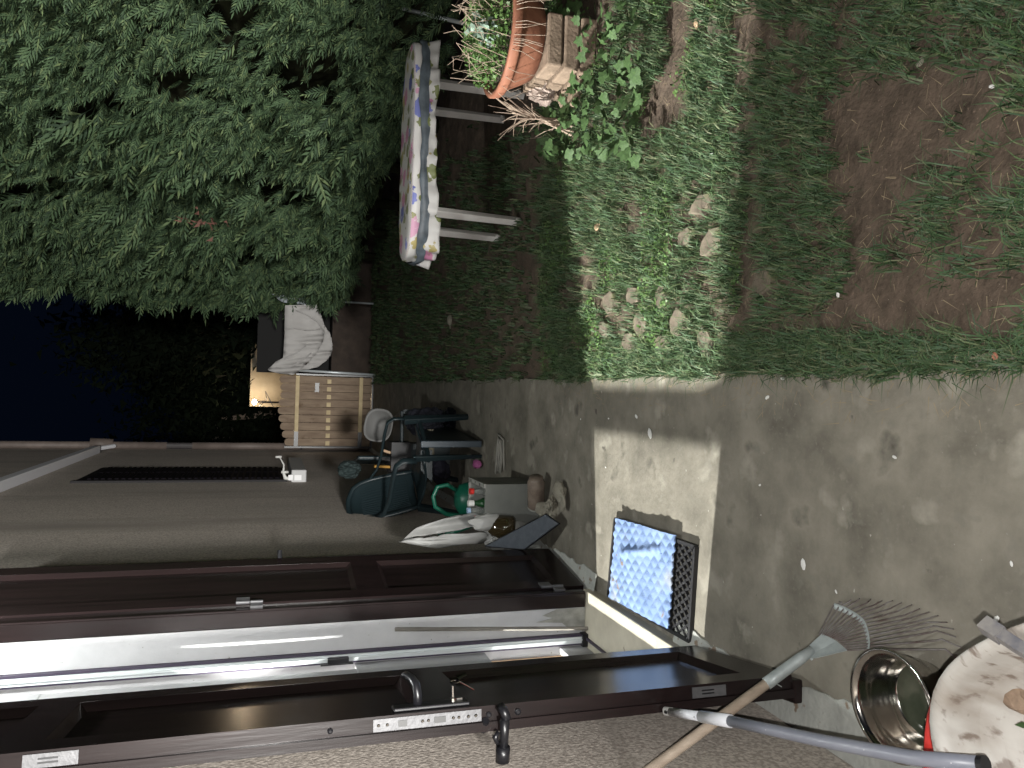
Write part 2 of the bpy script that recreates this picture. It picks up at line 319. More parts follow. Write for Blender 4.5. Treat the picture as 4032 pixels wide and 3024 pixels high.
# ================================================================ HOUSE
house = thing('house', 'stippled brown house wall with a tall open doorway and dark wooden shutters', 'house', (WX, 6, 0))
house.location = (0, 0, 0)
OY0, OY1, OZ = 2.45, 3.45, 2.86
mb = MB()
mb.box(-1.40, WX, -3, OY0, -.1, 7.2); mb.box(-1.40, WX, OY1, 12.4, -.1, 7.2); mb.box(-1.40, WX, OY0, OY1, OZ, 7.2)
mb.build('wall', stucco, house)
mb = MB(); mb.box(-6.2, -1.40, -3, -2.85, 0, 7.2); mb.box(-6.2, -1.40, 12.25, 12.4, 0, 7.2); mb.box(-6.35, -6.2, -3, 12.4, 0, 7.2); mb.box(-6.2, -1.4, -2.85, 12.25, 7.05, 7.2)
mb.build('outer_shell', stucco, house)
mb = MB(); mb.box(-6.2, -1.40, .5, 5, -.02, .04); mb.box(-6.2, -1.40, .5, 5, 2.9, 3.0); mb.box(-6.2, -1.4, .4, .5, .04, 2.9); mb.box(-6.2, -1.4, 5, 5.1, .04, 2.9); mb.box(-6.2, -6.1, .5, 5, .04, 2.9)
mb.build('room', plaster, house)
# reveals (white plaster lining the doorway), far side in two steps
mb = MB(); mb.box(-1.155, -1.032, OY1-.006, OY1+.02, .05, OZ); mb.box(-1.40, -1.205, OY1-.008, OY1+.02, .05, OZ); mb.box(-1.40, -1.032, OY0-.02, OY0+.006, .05, OZ); mb.box(-1.4, -1.03, OY0+.006, OY1-.008, OZ-.02, OZ+.01)
rv = mb.build('door_reveal', plaster, house)
pw = bpy.data.materials.get('white_plaster')
mb = MB(); rr = random.Random(4)
# flaked grey patch at the foot of the reveal
pts = [(-1.034, .05), (-1.034, .20), (-1.06, .27), (-1.075, .22), (-1.09, .30), (-1.10, .17), (-1.125, .14), (-1.13, .08), (-1.15, .06), (-1.15, .05)]
n = len(pts); mb.add([(a, OY1-.0085, b) for a, b in pts] + [(a, OY1-.004, b) for a, b in pts], [list(range(n))] + [[i, (i+1) % n, n+(i+1) % n, n+i] for i in range(n)])
mb.build('flaked_plaster_patch', mat('bare_render', (.22, .22, .20), .9, 0, (.32, .32, .29), 30, 5), house)
mb = MB(); mb.box(-1.40, -.952, OY0-.005, OY1+.03, -.02, .048)
mb.build('threshold', marble, house, bevel=.004)
# fixed dark shutter frame round the opening
for (a, b, zz0, zz1) in ((OY1-.012, OY1+.055, .052, OZ+.03), (OY0-.055, OY0+.012, .052, OZ+.03)):
    mb = MB(); mb.box(-1.030, -.962, a, b, zz0, zz1); mb.box(-.985, -.955, a+.004, b+.03 if a > 3 else b-.004, zz0, zz1); mb.build('shutter_frame', wood_dark, house, bevel=.004)
mb = MB(); mb.box(-1.030, -.962, OY0+.013, OY1-.013, OZ-.06, OZ); mb.build('shutter_frame', wood_dark, house)
# insect-screen track: white aluminium channel between dark seals
for nm, a, b, mt, yy in (('screen_track', -1.166, -1.196, alu_w, .034), ('track_seal', -1.156, -1.165, alu_d, .030), ('track_seal', -1.197, -1.205, alu_d, .030), ('track_lip', -1.176, -1.181, alu_w, .042)):
    MB().box(b, a, OY1-yy, OY1, .075, OZ).build(nm, mt, house)
MB().box(-1.21, -1.15, OY1-.05, OY1-.002, .049, .075).build('track_foot', black_iron, house)
MB().box(-1.178, -1.168, OY0+.01, OY1-.052, .0485, .060).build('floor_track', alu_d, house)
p0 = P(1310, 2578, x=-1.18); MB().box(-1.198, -1.172, OY1-.06, OY1-.034, 1.18, 1.27).box(-1.205, -1.196, OY1-.052, OY1-.034, 1.16, 1.30).build('screen_catch', black_iron, house, bevel=.003)
MB().box(-1.262, -1.255, OY1-.02, OY1-.0085, .06, 1.35).build('timber_bead', tan_wood, house)
# unseen inner door added as blocker: openings shaped to throw the two light patches
MB().box(-1.245, -1.215, 2.455, 2.47, .05, OZ-.03).box(-1.245, -1.215, 2.456, 3.448, .05, .180).box(-1.245, -1.215, 2.456, 3.448, .552, 1.15).box(-1.243, -1.217, 2.456, 2.545, 1.15, OZ-.03).box(-1.243, -1.217, 3.145, 3.375, 1.15, OZ-.03).box(-1.245, -1.215, 2.456, 3.375, 2.35, OZ-.03).build('beam_blocker_door', plaster, house, bevel=.003)
# window further along, dark shutters, stone sill with metal stay
MB().box(-1.0, WX+.022, 8.24, 9.42, 1.36, 3.28).build('window_shutter', mat('black_shutter_paint', (.010, .008, .010), .8, spec=.1), house)
mb = MB()
for k in range(30): mb.box(WX+.012, WX+.035, 8.30, 8.80, 1.42+k*.06, 1.455+k*.06); mb.box(WX+.012, WX+.035, 8.86, 9.36, 1.42+k*.06, 1.455+k*.06)
mb.build('shutter_slat', mat('black_slat_paint', (.007, .006, .008), .95, spec=.05), house, kind='stuff')
MB().box(WX-.01, WX+.02, 8.20, 8.2399, 1.34, 3.32).build('window_frame', mat('matt_black_frame', (.012, .011, .012), .8), house)
MB().box(WX-.02, WX+.125, 8.16, 9.60, 1.15, 1.30).build('window_sill', mat('pale_sill', (.38, .38, .38), .6), house, bevel=.012)
MB().box(WX+.02, WX+.075, 8.145, 8.159, 1.20, 1.27).box(WX+.02, WX+.075, 8.145, 8.159, 1.285, 1.33).build('sill_bracket', mat('white_bracket', (.62, .62, .63), .5), house)
mb = MB(); mb.tube([(WX+.03, 8.19, 1.30), (WX+.04, 8.19, 1.36), (WX+.10, 8.19, 1.38), (WX+.17, 8.22, 1.375), (WX+.25, 8.25, 1.42)], [.02, .022, .012, .008, .008], 8).tube([(WX+.25, 8.25, 1.40), (WX+.25, 8.25, 1.46)], .012, 8).tube([(WX+.10, 8.19, 1.33), (WX+.10, 8.19, 1.40)], .014, 8)
mb.build('shutter_stay', mat('pale_stay_metal', (.5, .5, .48), .5), house, smooth=True)
# drain pipes
dp = MB().tube([(WX+.055, 12.28, 0), (WX+.055, 12.28, 1.02)], .058, 14).tube([(WX+.055, 12.28, 1.07), (WX+.055, 12.28, 2.6)], .055, 14).tube([(WX+.055, 12.28, 2.95), (WX+.055, 12.28, 7)], .055, 14).build('downpipe', pipe_m, house, smooth=True)
djm = mat('dark_pipe_joint', (.05, .045, .045), .6)
for a_, b_ in ((1.0, 1.10), (2.55, 2.98)): MB().tube([(WX+.055, 12.28, a_), (WX+.055, 12.28, b_)], .047, 12).build('pipe_joint', djm, dp)
MB().tube([(WX+.07, 12.25, 3.66), (WX+.085, 12.2, 3.95)], .082, 12).build('pipe_elbow', pipe_m, dp, smooth=True)
MB().box(WX, WX+.10, 2.0, 11.6, 3.70, 3.80).build('horizontal_duct', pale_pipe, house, bevel=.01)
MB().tube([(WX+.05, 11.72, 3.76), (WX+.06, 12.1, 3.62)], .03, 8).build('pipe_clip', pale_pipe, house)
# ------------------------------------------------ shutter leaves (thing > part > sub-part)
def shutter(hinge, free, th, label, z0=.03, z1=2.80, out=1, upper=True):
    """face towards +x; local frame: u along the leaf, n out of the wall"""
    h = Vector((hinge[0], hinge[1], 0)); f = Vector((free[0], free[1], 0)); L = (f-h).length; u = (f-h).normalized()
    nrm = Vector((u.y, -u.x, 0)); nrm = nrm if nrm.x > 0 else -nrm
    mx = Matrix(((u.x, nrm.x, 0, h.x), (u.y, nrm.y, 0, h.y), (0, 0, 1, 0), (0, 0, 0, 1)))
    if mx.to_3x3().determinant() < 0: pass
    mb = MB(); S = .085
    def bx(u0, u1, n0, n1, a, b): mb.box(u0, u1, n0, n1, a, b, mx)
    bx(0, S, -th, 0, z0, z1); bx(L-S, L, -th, 0, z0, z1)
    for a, b in [(z0, z0+.12), (1.0, 1.13), (z1-.10, z1)] + ([(2.02, 2.12)] if upper else []): bx(S, L-S, -th, 0, a, b)
    leaf = mb.build('shutter_leaf', wood_dark, house, label=label)
    for a, b in (((z0+.12, 1.0), (1.13, 2.02), (2.12, z1-.10)) if upper else ((z0+.12, 1.0), (1.13, z1-.10))):
        q = MB(); q.box(S, L-S, -th*.62, -th*.36, a, b, mx)
        # moulding: sloping strips round the recess
        w_ = .022
        def P3(uu, nn, zz): return mx @ Vector((uu, nn, zz))
        o4 = [(S, a), (L-S, a), (L-S, b), (S, b)]; i4 = [(S+w_, a+w_), (L-S-w_, a+w_), (L-S-w_, b-w_), (S+w_, b-w_)]
        V = [P3(x, -.001, z) for x, z in o4] + [P3(x, -th*.355, z) for x, z in i4]
        q.add(V, [[i, (i+1) % 4, 4+(i+1) % 4, 4+i] for i in range(4)])
        q.build('panel', wood_dark, leaf)
    # bead strip along the free edge and rebate
    MB().box(L, L+.010, -th, -th*.62, z0, z1, mx).build('rebate_strip', wood_dark, leaf)
    return leaf, mx, L, th
near, nmx, nL, nth = shutter((-.905, 2.47), (-.822, 1.935), .062, 'near dark brown shutter leaf with the handle, key and steel lock plate')
far, fmx, fL, fth = shutter((-.945, 3.515), (-.865, 4.02), .05, 'far dark brown shutter leaf beyond the white doorway reveal', upper=False)
def plate(z0, z1, name, parts, parent):
    o = MB().box(nL+.0005, nL+.0035, -nth*.58, -nth*.10, z0, z1, nmx).build(name, steel, parent)
    return o
lp = plate(.995, 1.275, 'lock_plate', None, near)
bdm = mat('bolt_dark', (.05, .05, .05), .4, .6)
for z, h in ((1.09, .030), (1.19, .022)): MB().box(nL+.0036, nL+.006, -nth*.46, -nth*.22, z, z+h, nmx).build('bolt', bdm, lp)
for z in (1.01, 1.03, 1.055, 1.07, 1.135, 1.15, 1.24, 1.262): MB().lathe([(.0045, 0), (.003, .0015)], 8, nmx @ Vector((nL+.0037, -nth*.34, z)), mx=Matrix.Rotation(R(90), 3, 'X')).build('screw', chrome, lp)
for zc in (1.985, .315):
    o = plate(zc-.055, zc+.055, 'bolt_plate', None, near)
    q = MB(); q.box(nL+.0036, nL+.005, -nth*.44, -nth*.38, zc-.015, zc+.025, nmx); q.box(nL+.0036, nL+.005, -nth*.30, -nth*.24, zc-.015, zc+.025, nmx); q.build('slot', black_iron, o)
q = MB(); q.box(nL-.062, nL-.018, .0005, .010, 1.02, 1.22, nmx); esc = q.build('escutcheon', black_iron, near, bevel=.003)
L3 = lambda u, n, z: nmx @ Vector((u, n, z))
MB().tube([L3(nL-.04, .008, 1.155), L3(nL-.04, .035, 1.155), L3(nL-.045, .058, 1.158), L3(nL-.07, .070, 1.165), L3(nL-.11, .072, 1.172), L3(nL-.135, .066, 1.176)], [.012, .011, .011, .010, .009, .007], 12).build('handle', black_iron, esc, smooth=True)
MB().tube([L3(nL-.04, .008, 1.060), L3(nL-.04, .018, 1.060)], .010, 12).box(nL-.052, nL-.040, .010, .016, 1.035, 1.055, nmx).tube([L3(nL-.04, .018, 1.06), L3(nL-.04, .048, 1.06)], .0032, 8).build('lock_cylinder', chrome, esc, smooth=False)
q = MB(); cc = L3(nL-.04, .058, 1.055); q.tube([cc + Vector((0, math.cos(t)*.010, math.sin(t)*.012)) for t in np.linspace(0, 6.283, 14)], .0018, 6)
q.tube([cc + Vector((.004, .01, -.01)), cc + Vector((.010, .016, -.035))], .0055, 8, flat=.35); q.tube([cc + Vector((-.002, .004, -.012)), cc + Vector((-.03, .01, -.055))], .0022, 6)
q.build('key', chrome, esc)
MB().tube([L3(nL-.02, -nth-.003, .985), L3(nL+.01, -nth*.55, .985)], .010, 8).build('peg', black_iron, near)
for z, r in ((.975, .0075), (.895, .0085), (1.38, .007)):
    MB().lathe([(0, 0), (r, .001), (r, .004), (r*.5, .007)], 10, nmx @ Vector((nL+.001, -nth*.35, z)), mx=Matrix.Rotation(R(90), 3, 'X')).build('peg', black_iron, near)
# black holdback arm reaching from the leaf edge to the wall
q = MB(); a0 = L3(nL+.010, -nth*.25, .945)
q.tube([a0 + Vector((.012, .0, .0)), a0 + Vector((.008, -.018, -.004)), a0 + Vector((-.012, -.026, -.010))], [.013, .012, .012], 10)
q.tube([a0 + Vector((-.010, -.026, -.004)), a0 + Vector((-.045, -.026, -.004)), a0 + Vector((-.082, -.026, -.002))], [.013, .012, .013], 12)
q.tube([a0 + Vector((-.080, -.026, -.002)), a0 + Vector((-.118, -.026, -.001))], [.0185, .0185], 12)
q.tube([a0 + Vector((-.040, -.026, .012)), a0 + Vector((-.052, -.030, .022)), a0 + Vector((-.070, -.028, .014))], [.006, .008, .006], 8)
q.build('holdback', black_iron, near, smooth=True)
q = MB(); q.box(nL-.07, nL+.012, -nth*1.3, -nth*.2, .0, .034, nmx); q.build('weather_bar', wood_dark, near, bevel=.006)
# hinge hardware on the far leaf and its frame
F3 = lambda u, n, z: fmx @ Vector((u, n, z))
for z in (1.60, .20):
    q = MB(); q.box(.01, .045, .0005, .008, z, z+.055, fmx); q.tube([F3(-.006, .006, z), F3(-.006, .006, z+.055)], .008, 10); q.box(-.045, -.012, -.004, .006, z-.055, z-.004, fmx); q.tube([F3(-.008, .008, z-.055), F3(-.008, .008, z-.004)], .007, 10)
    q.build('hinge', steel, far)
MB().box(fL+.0105, fL+.014, -fth*.6, -fth*.1, 2.38, 2.78, fmx).build('edge_plate', steel, far)
MB().box(fL+.001, fL+.0105, -fth*.30, -fth*.05, .98, 1.25, fmx).build('edge_plate', steel, far)
MB().tube([F3(fL, .0, 1.47), F3(fL+.02, .035, 1.47)], .012, 10).build('knob', black_iron, far)
# ------------------------------------------------ lamp over the doorway, just above the picture
wl = thing('wall_lamp', 'white lamp on the house wall above the open doorway', 'lamp', (0, 0, 0))
MB().box(WX, WX+.03, 2.88, 3.02, 3.12, 3.26).tube([(WX+.02, 2.95, 3.19), (WX+.28, 2.95, 3.21)], .015, 10).build('bracket', alu_w, wl)
MB().lathe([(.10, 3.14), (.085, 3.19), (.03, 3.22), (.02, 3.24)], 20, (-.70, 2.95, 0)).build('lamp_shade', alu_w, wl, smooth=True)
MB().lathe([(0, 3.105), (.025, 3.115), (.028, 3.13), (0, 3.139)], 14, (-.70, 2.95, 0)).build('bulb', bulb_w, wl)
# ------------------------------------------------ stick leaning in the doorway
a = P(1555, 2478, y=3.40); b = Vector((-1.125, 3.41, .049))
d = b-a
mb = MB(); nn = 9; mb.tube([a + d*(i/nn) + Vector((0, 0, 0)) for i in range(nn+1)], [.0095*(1+.05*math.sin(i*2.1)) for i in range(nn+1)], 6)
o = mb.build('wooden_stick', grey_wood); o['label'] = 'thin weathered grey wooden stick leaning in the white doorway reveal'; o['category'] = 'stick'
# ------------------------------------------------ doormat and blue quilted cloth
dm = thing('doormat', 'black rubber grid doormat in front of the doorway under a blue cloth', 'doormat')
C = [Vector((-.567, 3.215, 0)), Vector((-.556, 2.52, 0)), Vector((-.915, 2.545, 0)), Vector((-.93, 3.265, 0))]
def bil(u, v, z=0): q = C[0]*(1-u)*(1-v) + C[1]*u*(1-v) + C[2]*u*v + C[3]*(1-u)*v; return Vector((q.x, q.y, z))
mb = MB()
def bar(p, q_, w_, h0, h1):
    d = (q_-p).normalized(); s = Vector((-d.y, d.x, 0))*w_
    V = [p-s, p+s, q_+s, q_-s]; mb.add([Vector((v.x, v.y, h0)) for v in V] + [Vector((v.x, v.y, h1)) for v in V], [[3, 2, 1, 0], [4, 5, 6, 7], [0, 1, 5, 4], [1, 2, 6, 5], [2, 3, 7, 6], [3, 0, 4, 7]])
for i in range(-20, 30):
    # first diagonal set (long bars) and short cross bars
    for (du, dv, st, ww, hh) in ((1, 1, .052, .0028, .014), (1, -1, .052, .0045, .0125)):
        pts = []
        c0 = i*st*2
        for t in np.linspace(0, 1, 41):
            uu = t; vv = (c0 + t*1.45) if dv > 0 else (c0 - t*1.45 + .9)
            if 0 <= vv <= 1: pts.append((uu, vv))
        if len(pts) > 1: bar(bil(*pts[0]), bil(*pts[-1]), ww, .001, hh)
mb.build('grid', rubber, dm, kind='stuff')
mb = MB()
for a_, b_ in ((0, 1), (1, 2), (2, 3), (3, 0)): bar(C[a_], C[b_], .007, .0005, .018)
mb.build('rim', rubber, dm)
Q = [P(2432, 2040, z=.025), P(2662, 2108, z=.025), P(2634, 2476, z=.025), P(2402, 2352, z=.025)]
nu, nv = 110, 90; V = []
for j in range(nv+1):
    for i in range(nu+1):
        u, v = i/nu, j/nv; q_ = Q[0]*(1-u)*(1-v) + Q[1]*u*(1-v) + Q[2]*u*v + Q[3]*(1-u)*v
        X_, Y_ = q_.x, q_.y; A = (X_*1.0 + Y_*1.15)*math.pi/.068; B = (X_*1.15 - Y_*.9)*math.pi/.068
        hgt = (.002+.004*float(vnoise(np.array(X_), np.array(Y_), 9, 18)))*(math.sin(A)**2*math.sin(B)**2)**.6
        hgt += .010*float(vnoise(np.array(X_), np.array(Y_), 12, 8)) + .010*math.exp(-((X_+.66+.25*(Y_-2.95))**2)/.0003)*(1 if 2.75 < Y_ < 3.1 else 0)
        e = .004*math.sin(j*.8) if i in (0, nu) else 0
        V.append((X_, Y_+e, .019+hgt))
Fc = [[j*(nu+1)+i, j*(nu+1)+i+1, (j+1)*(nu+1)+i+1, (j+1)*(nu+1)+i] for j in range(nv) for i in range(nu)]
o = mesh('quilted_cloth', V, Fc, blue_cl, smooth=False); o['label'] = 'light blue quilted cloth spread over the black doormat'; o['category'] = 'cloth'
s = o.modifiers.new('t', 'SOLIDIFY'); s.thickness = .006; s.offset = -1
# ================================================================ NEAR CORNER: rake, pole, basin, tubs
rk = thing('leaf_rake', 'fan-shaped wire leaf rake with worn wooden handle leaning against the wall', 'rake')
S_ = P(3199, 2558, z=.155); top = P(2560, 3030, x=-.953); dirh = (top-S_).normalized()
T1 = P(3298, 2369, z=.055); T2 = P(3780, 2600, z=.035); nrm = (T1-S_).cross(T2-S_).normalized()
on = lambda px, py, dz=0: PP(S_, nrm, px, py) + Vector((0, 0, dz))
sock = P(3040, 2690, x=-.745)
sock = S_ + dirh*((S_ - P(3045, 2682, z=.3)).length if False else .125)
MB().tube([sock - dirh*.02, S_ + dirh*.5, top + dirh*.55], [.0135, .0140, .0135], 12).build('handle', rake_wood, rk, smooth=True)
MB().tube([sock + dirh*.03, sock, S_ + dirh*.04, S_], [.0165, .0160, .0150, .012], 12).build('socket', galv, rk, smooth=True)
MB().tube([sock + dirh*.015, sock + dirh*.012 + Vector((-.02, 0, -.03))], .004, 6, flat=.4).build('clip', galv, rk); MB().tube([S_ + dirh*.02, S_ + dirh*.02 + Vector((-.012, -.012, -.01))], .004, 6).build('clip', galv, rk)
L_ = on(3238, 2498); Rr = on(3340, 2562); mid = on(3300, 2520)
V = [S_ + dirh*.02 + nrm*.012, S_ + dirh*.02 - nrm*.004, L_, mid + nrm*.004, Rr, on(3195, 2600) + nrm*.006]
V = [on(3190, 2540), on(3238, 2496), on(3290, 2520) + nrm*.006, on(3338, 2562), on(3215, 2592), S_ + dirh*.03 + nrm*.010]
mb = MB(); mb.add(V, [[0, 1, 2, 5], [5, 2, 3, 4]]); o = mb.build('fan_plate', galv, rk); md = o.modifiers.new('t', 'SOLIDIFY'); md.thickness = .002
tipsL = [(3298, 2369), (3350, 2362), (3400, 2360), (3450, 2366), (3500, 2368), (3545, 2372), (3590, 2380), (3625, 2396), (3670, 2413), (3700, 2432), (3745, 2468), (3762, 2492), (3785, 2543), (3782, 2607)]
N = 16
def lerpl(L, t):
    t = t*(len(L)-1); i = min(int(t), len(L)-2); f = t-i; return (L[i][0]*(1-f)+L[i+1][0]*f, L[i][1]*(1-f)+L[i+1][1]*f)
arc = [(3283, 2384), (3330, 2402), (3375, 2428), (3400, 2452), (3412, 2490), (3418, 2530), (3415, 2557)]
bases = [(3225, 2500), (3262, 2505), (3300, 2522), (3335, 2560)]
kn = [(3310, 2372), (3370, 2362), (3430, 2370), (3490, 2378), (3540, 2395), (3585, 2420), (3625, 2440), (3665, 2462), (3700, 2487), (3720, 2555)]
for k in range(N):
    t = k/(N-1); jx = random.uniform(-5, 5)
    b0 = on(*lerpl(bases, t)); b1 = on(*lerpl(arc, t)); kk = lerpl(kn, t); kp = on(kk[0]+jx, kk[1]+random.uniform(-4, 4))
    tt = lerpl(tipsL, t); tp = P(tt[0]+jx, tt[1]+random.uniform(-5, 5), z=.006)
    lim = kp + (tp-kp).normalized()*min((tp-kp).length, .075)
    MB().tube([b0, b1, kp - (kp-b1)*.08 + nrm*.002, kp, lim], [.0021, .0021, .0021, .0020, .0016], 6).build('tine', rust, rk)
mb = MB(); mb.tube([on(*lerpl(arc, t)) + nrm*.003 for t in np.linspace(0, 1, 14)], .0085, 6, flat=.35); mb.build('cross_band', galv, rk)
# grey plastic pole across the rake handle
pl = thing('plastic_pole', 'long blue-grey plastic pole with a white end lying across the rake handle', 'pole')
a = P(2620, 2800, z=.47); b = P(2870, 2838, z=.455); c = P(3250, 2920, z=.43); d_ = P(3600, 2985, z=.40); e_ = P(3865, 3010, z=.375)
MB().tube([a + (b-a)*.1, a + (b-a)*.62], [.0115, .0125], 14).build('white_tip', pole_w, pl, smooth=True)
MB().tube([a, a + (b-a)*.14], .0120, 12, flat=.75).build('end_loop', white_pl, pl)
MB().box(-.003, .003, -.004, .004, -.014, .014, Matrix.Translation(a + (b-a)*.07) ).build('hanging_hole', black_trim, pl)
MB().tube([a + (b-a)*.60, b + (c-b)*.02], [.0150, .0158], 16).build('collar', pole_w, pl, smooth=True)
MB().tube([b, b + (c-b)*.5, c, (c+d_)/2, d_, e_], [.0130, .0133, .0135, .0135, .0138, .014], 14).build('shaft', grey_pipe, pl, smooth=True)
MB().tube([e_ - (e_-d_)*.02, e_ + (e_-d_)*.06], .0155, 14).build('end_cap', black_trim, pl)
# steel basin
bs = thing('steel_basin', 'round polished steel basin with dirty water on the pavement by the wall', 'basin', (-.715, 1.462, 0))
MB().lathe([(.072, .001), (.092, .006), (.100, .03), (.106, .055), (.110, .060), (.114, .085), (.119, .112), (.127, .117), (.130, .121), (.127, .1235), (.118, .121), (.112, .112), (.107, .085), (.103, .063), (.098, .057), (.092, .03), (.085, .012), (.070, .008), (0, .007)], 64).build('bowl', chrome, bs, smooth=True)
MB().lathe([(0, .016), (.0875, .016), (.0870, .0155)], 48).build('water', mat('murky_water', (.030, .036, .024), .05, 0, (.045, .05, .035), 14, 4, spec=.9), bs)
o = slab([P(3650, 2826, z=.128), P(3702, 2862, z=.135), P(3712, 3000, z=.12), P(3690, 2990, z=.10)], .006, 'wood_offcut', tan_wood, bevel=.001); o['label'] = 'tan wooden offcut between the steel basin and the red tub'; o['category'] = 'wood piece'
# white tub on a red one
rd = thing('red_tub', 'red plastic tub beneath the large dirty white tub', 'tub', (-.745, 1.062, 0))
MB().lathe([(.16, 0), (.222, .15), (.236, .178), (.244, .181), (.238, .185), (.215, .175), (.145, .012), (0, .012)], 40, power=2.4).build('basin_wall', red_pl, rd, smooth=True)
tb = thing('white_tub', 'large dirty white plastic tub with mud, leaves and a grey bar across its rim', 'tub', (-.600, .872, .188))
prof = [(.17, .0), (.215, .10), (.236, .136), (.250, .146), (.246, .154), (.232, .148), (.222, .132), (.200, .06), (.175, .022), (.15, .014), (0, .012)]
MB().lathe(prof, 56, power=2.7).build('tub_wall', tub_m, tb, smooth=True)
tb.rotation_euler = (0, 0, R(38))
g0 = P(3905, 2478, z=.352); g1 = P(4032, 2560, z=.352); dd = (g1-g0).normalized()
o = MB().tube([g0 - dd*.015, g0 + dd*.02], .018, 4).tube([g0, g1 + dd*.12], .014, 4).build('grey_bar', mat('grey_painted_bar', (.11, .11, .125), .5, 0, (.20, .19, .18), 30, 3), None); o['label'] = 'grey bar lying across the rim of the white tub'; o['category'] = 'bar'
q = crumple('plaster_crust', mat('ochre_crust', (.24, .17, .12), .9, 0, (.14, .10, .07), 40, 5), None, P(3985, 2730, z=.225), (.024, .035, .010), 5, 2, .4); q['label'] = 'ochre crust of plaster lying in the dirty white tub'; q['category'] = 'rubble'
q = mesh('green_leaf', [P(3995, 2855, z=.27), P(4025, 2842, z=.275), P(4050, 2850, z=.27), P(4030, 2868, z=.275)], [[0, 1, 2, 3]], ivym); q['label'] = 'small dark green leaf stuck in the white tub'; q['category'] = 'leaf'
# ================================================================ JUMBLE BY THE WALL
bx = thing('foam_box', 'grey box with bottles standing in it, in the jumble by the wall', 'box')
x0, x1, y0, y1, zt = -.80, -.535, 4.27, 4.62, .335
mb = MB(); mb.box(x0, x1, y0, y0+.02, 0, zt); mb.box(x0, x1, y1-.02, y1, 0, zt); mb.box(x0, x0+.02, y0+.02, y1-.02, 0, zt); mb.box(x1-.02, x1, y0+.02, y1-.02, 0, zt); mb.box(x0+.02, x1-.02, y0+.02, y1-.02, .001, .10)
mb.build('box_wall', cboard, bx)
MB().box(x1-.022, x1+.003, y0-.003, y1+.003, zt, zt+.012).box(x0-.003, x1-.022, y1-.022, y1+.003, zt, zt+.012).build('rim', rim_w, bx)
for yy in (4.36, 4.46, 4.56): MB().lathe([(.008, 0), (.008, .0015)], 10, (x1-.010, yy, zt+.0125)).build('hole', black_trim, bx)
def bottle(name, label, c, h, r, m, capm, cap_h=.022, neck=.014, tilt=0, band=None):
    t = thing(name, label, 'bottle', c, 'bottles standing in the grey box'); t.rotation_euler = (tilt, tilt*.5, 0)
    MB().lathe([(r*.8, 0), (r, .01), (r, h*.52), (r*.93, h*.6), (r*.62, h*.76), (neck, h*.88), (neck, h-.012), (0, h-.01)], 20).build('body', m, t, smooth=True)
    MB().lathe([(neck+.004, h-.02), (neck+.004, h-.02+cap_h), (0, h-.02+cap_h)], 14).build('cap', capm, t)
    if band: MB().lathe([(r*1.01, h*.15), (r*1.01, h*.5)], 20).build('wrap', band, t, smooth=True)
bottle('plastic_bottle', 'clear bottle with a red cap nearest the garden side of the box', (-.605, 4.44, .10), .29, .038, glass_cl, red_pl, tilt=R(5))
bottle('glass_bottle', 'dark green bottle with a white cap and deep blue lower half', (-.655, 4.36, .10), .30, .045, glass_gr, white_pl, .035, .015, 0, glass_bk)
bottle('plastic_bottle', 'clear bottle without a cap between the green bottle and the wall', (-.705, 4.45, .10), .29, .042, glass_cl, lblue_pl, tilt=R(-4))
bottle('plastic_bottle', 'dark clear bottle with a red cap nearest the white bag', (-.752, 4.36, .10), .27, .035, glass_cl, red_pl, tilt=R(3))
o = crumple('plastic_film', bag_w, None, (-.74, 4.255, .27), (.045, .03, .12), 9, 3, .5); o['label'] = 'crumpled bluish plastic film hanging on the front of the grey box'; o['category'] = 'plastic film'
# watering can
wc = thing('watering_can', 'green plastic watering can behind the bottles by the wall', 'watering can', (-.745, 5.15, 0))
MB().lathe([(.11, 0), (.125, .01), (.122, .20), (.10, .27), (.055, .30), (.03, .30)], 28, sx=1, sy=.8).build('body', can_pl, wc, smooth=True)
MB().tube([(.06, 0, .29), (.10, 0, .36), (.085, 0, .43), (.02, 0, .455), (-.05, 0, .44), (-.10, 0, .36), (-.115, 0, .27), (-.12, 0, .15)], [.016, .015, .015, .015, .015, .016, .017, .018], 12).build('handle', can_pl, wc, smooth=True)
MB().tube([(-.10, -.05, .07), (-.17, -.06, .20), (-.23, -.07, .38)], [.030, .020, .018], 12).build('spout', can_pl, wc, smooth=True)
MB().lathe([(.018, 0), (.04, .03), (.04, .035), (0, .036)], 16, (-.235, -.07, .385), mx=Matrix.Rotation(R(-25), 3, 'Y')).build('rose', can_pl, wc, smooth=True)
# white carrier bag with tall handles, dark bottles inside
bg_ = thing('carrier_bag', 'white plastic carrier bag with long handles drawn up against the wall', 'bag')
def sheetpoly(pix, y, name, m, parent, th=.004, amp=.012, sub=5, fan=None, seed=1):
    """a crumpled sheet built from an outline; triangulated and subdivided, pushed in and out"""
    pts = [P(a, b, y=yy) for (a, b), yy in zip(pix, y if isinstance(y, (list, tuple)) else [y]*len(pix))]
    bm = bmesh.new(); vs = [bm.verts.new(p) for p in pts]; bm.faces.new(vs); bmesh.ops.triangulate(bm, faces=bm.faces)
    bmesh.ops.subdivide_edges(bm, edges=bm.edges, cuts=sub, use_grid_fill=True); bmesh.ops.triangulate(bm, faces=bm.faces)
    for v in bm.verts:
        a = math.sin(v.co.x*38+seed)*.5 + math.sin(v.co.z*9+v.co.x*60+seed*2)*.5 + math.sin(v.co.z*31+seed)*.25
        v.co.y += amp*a
    me = bpy.data.meshes.new(name); bm.to_mesh(me); bm.free(); me.materials.append(m)
    me.polygons.foreach_set('use_smooth', [True]*len(me.polygons))
    o = link(bpy.data.objects.new(name, me), parent); s = o.modifiers.new('t', 'SOLIDIFY'); s.thickness = th; return o
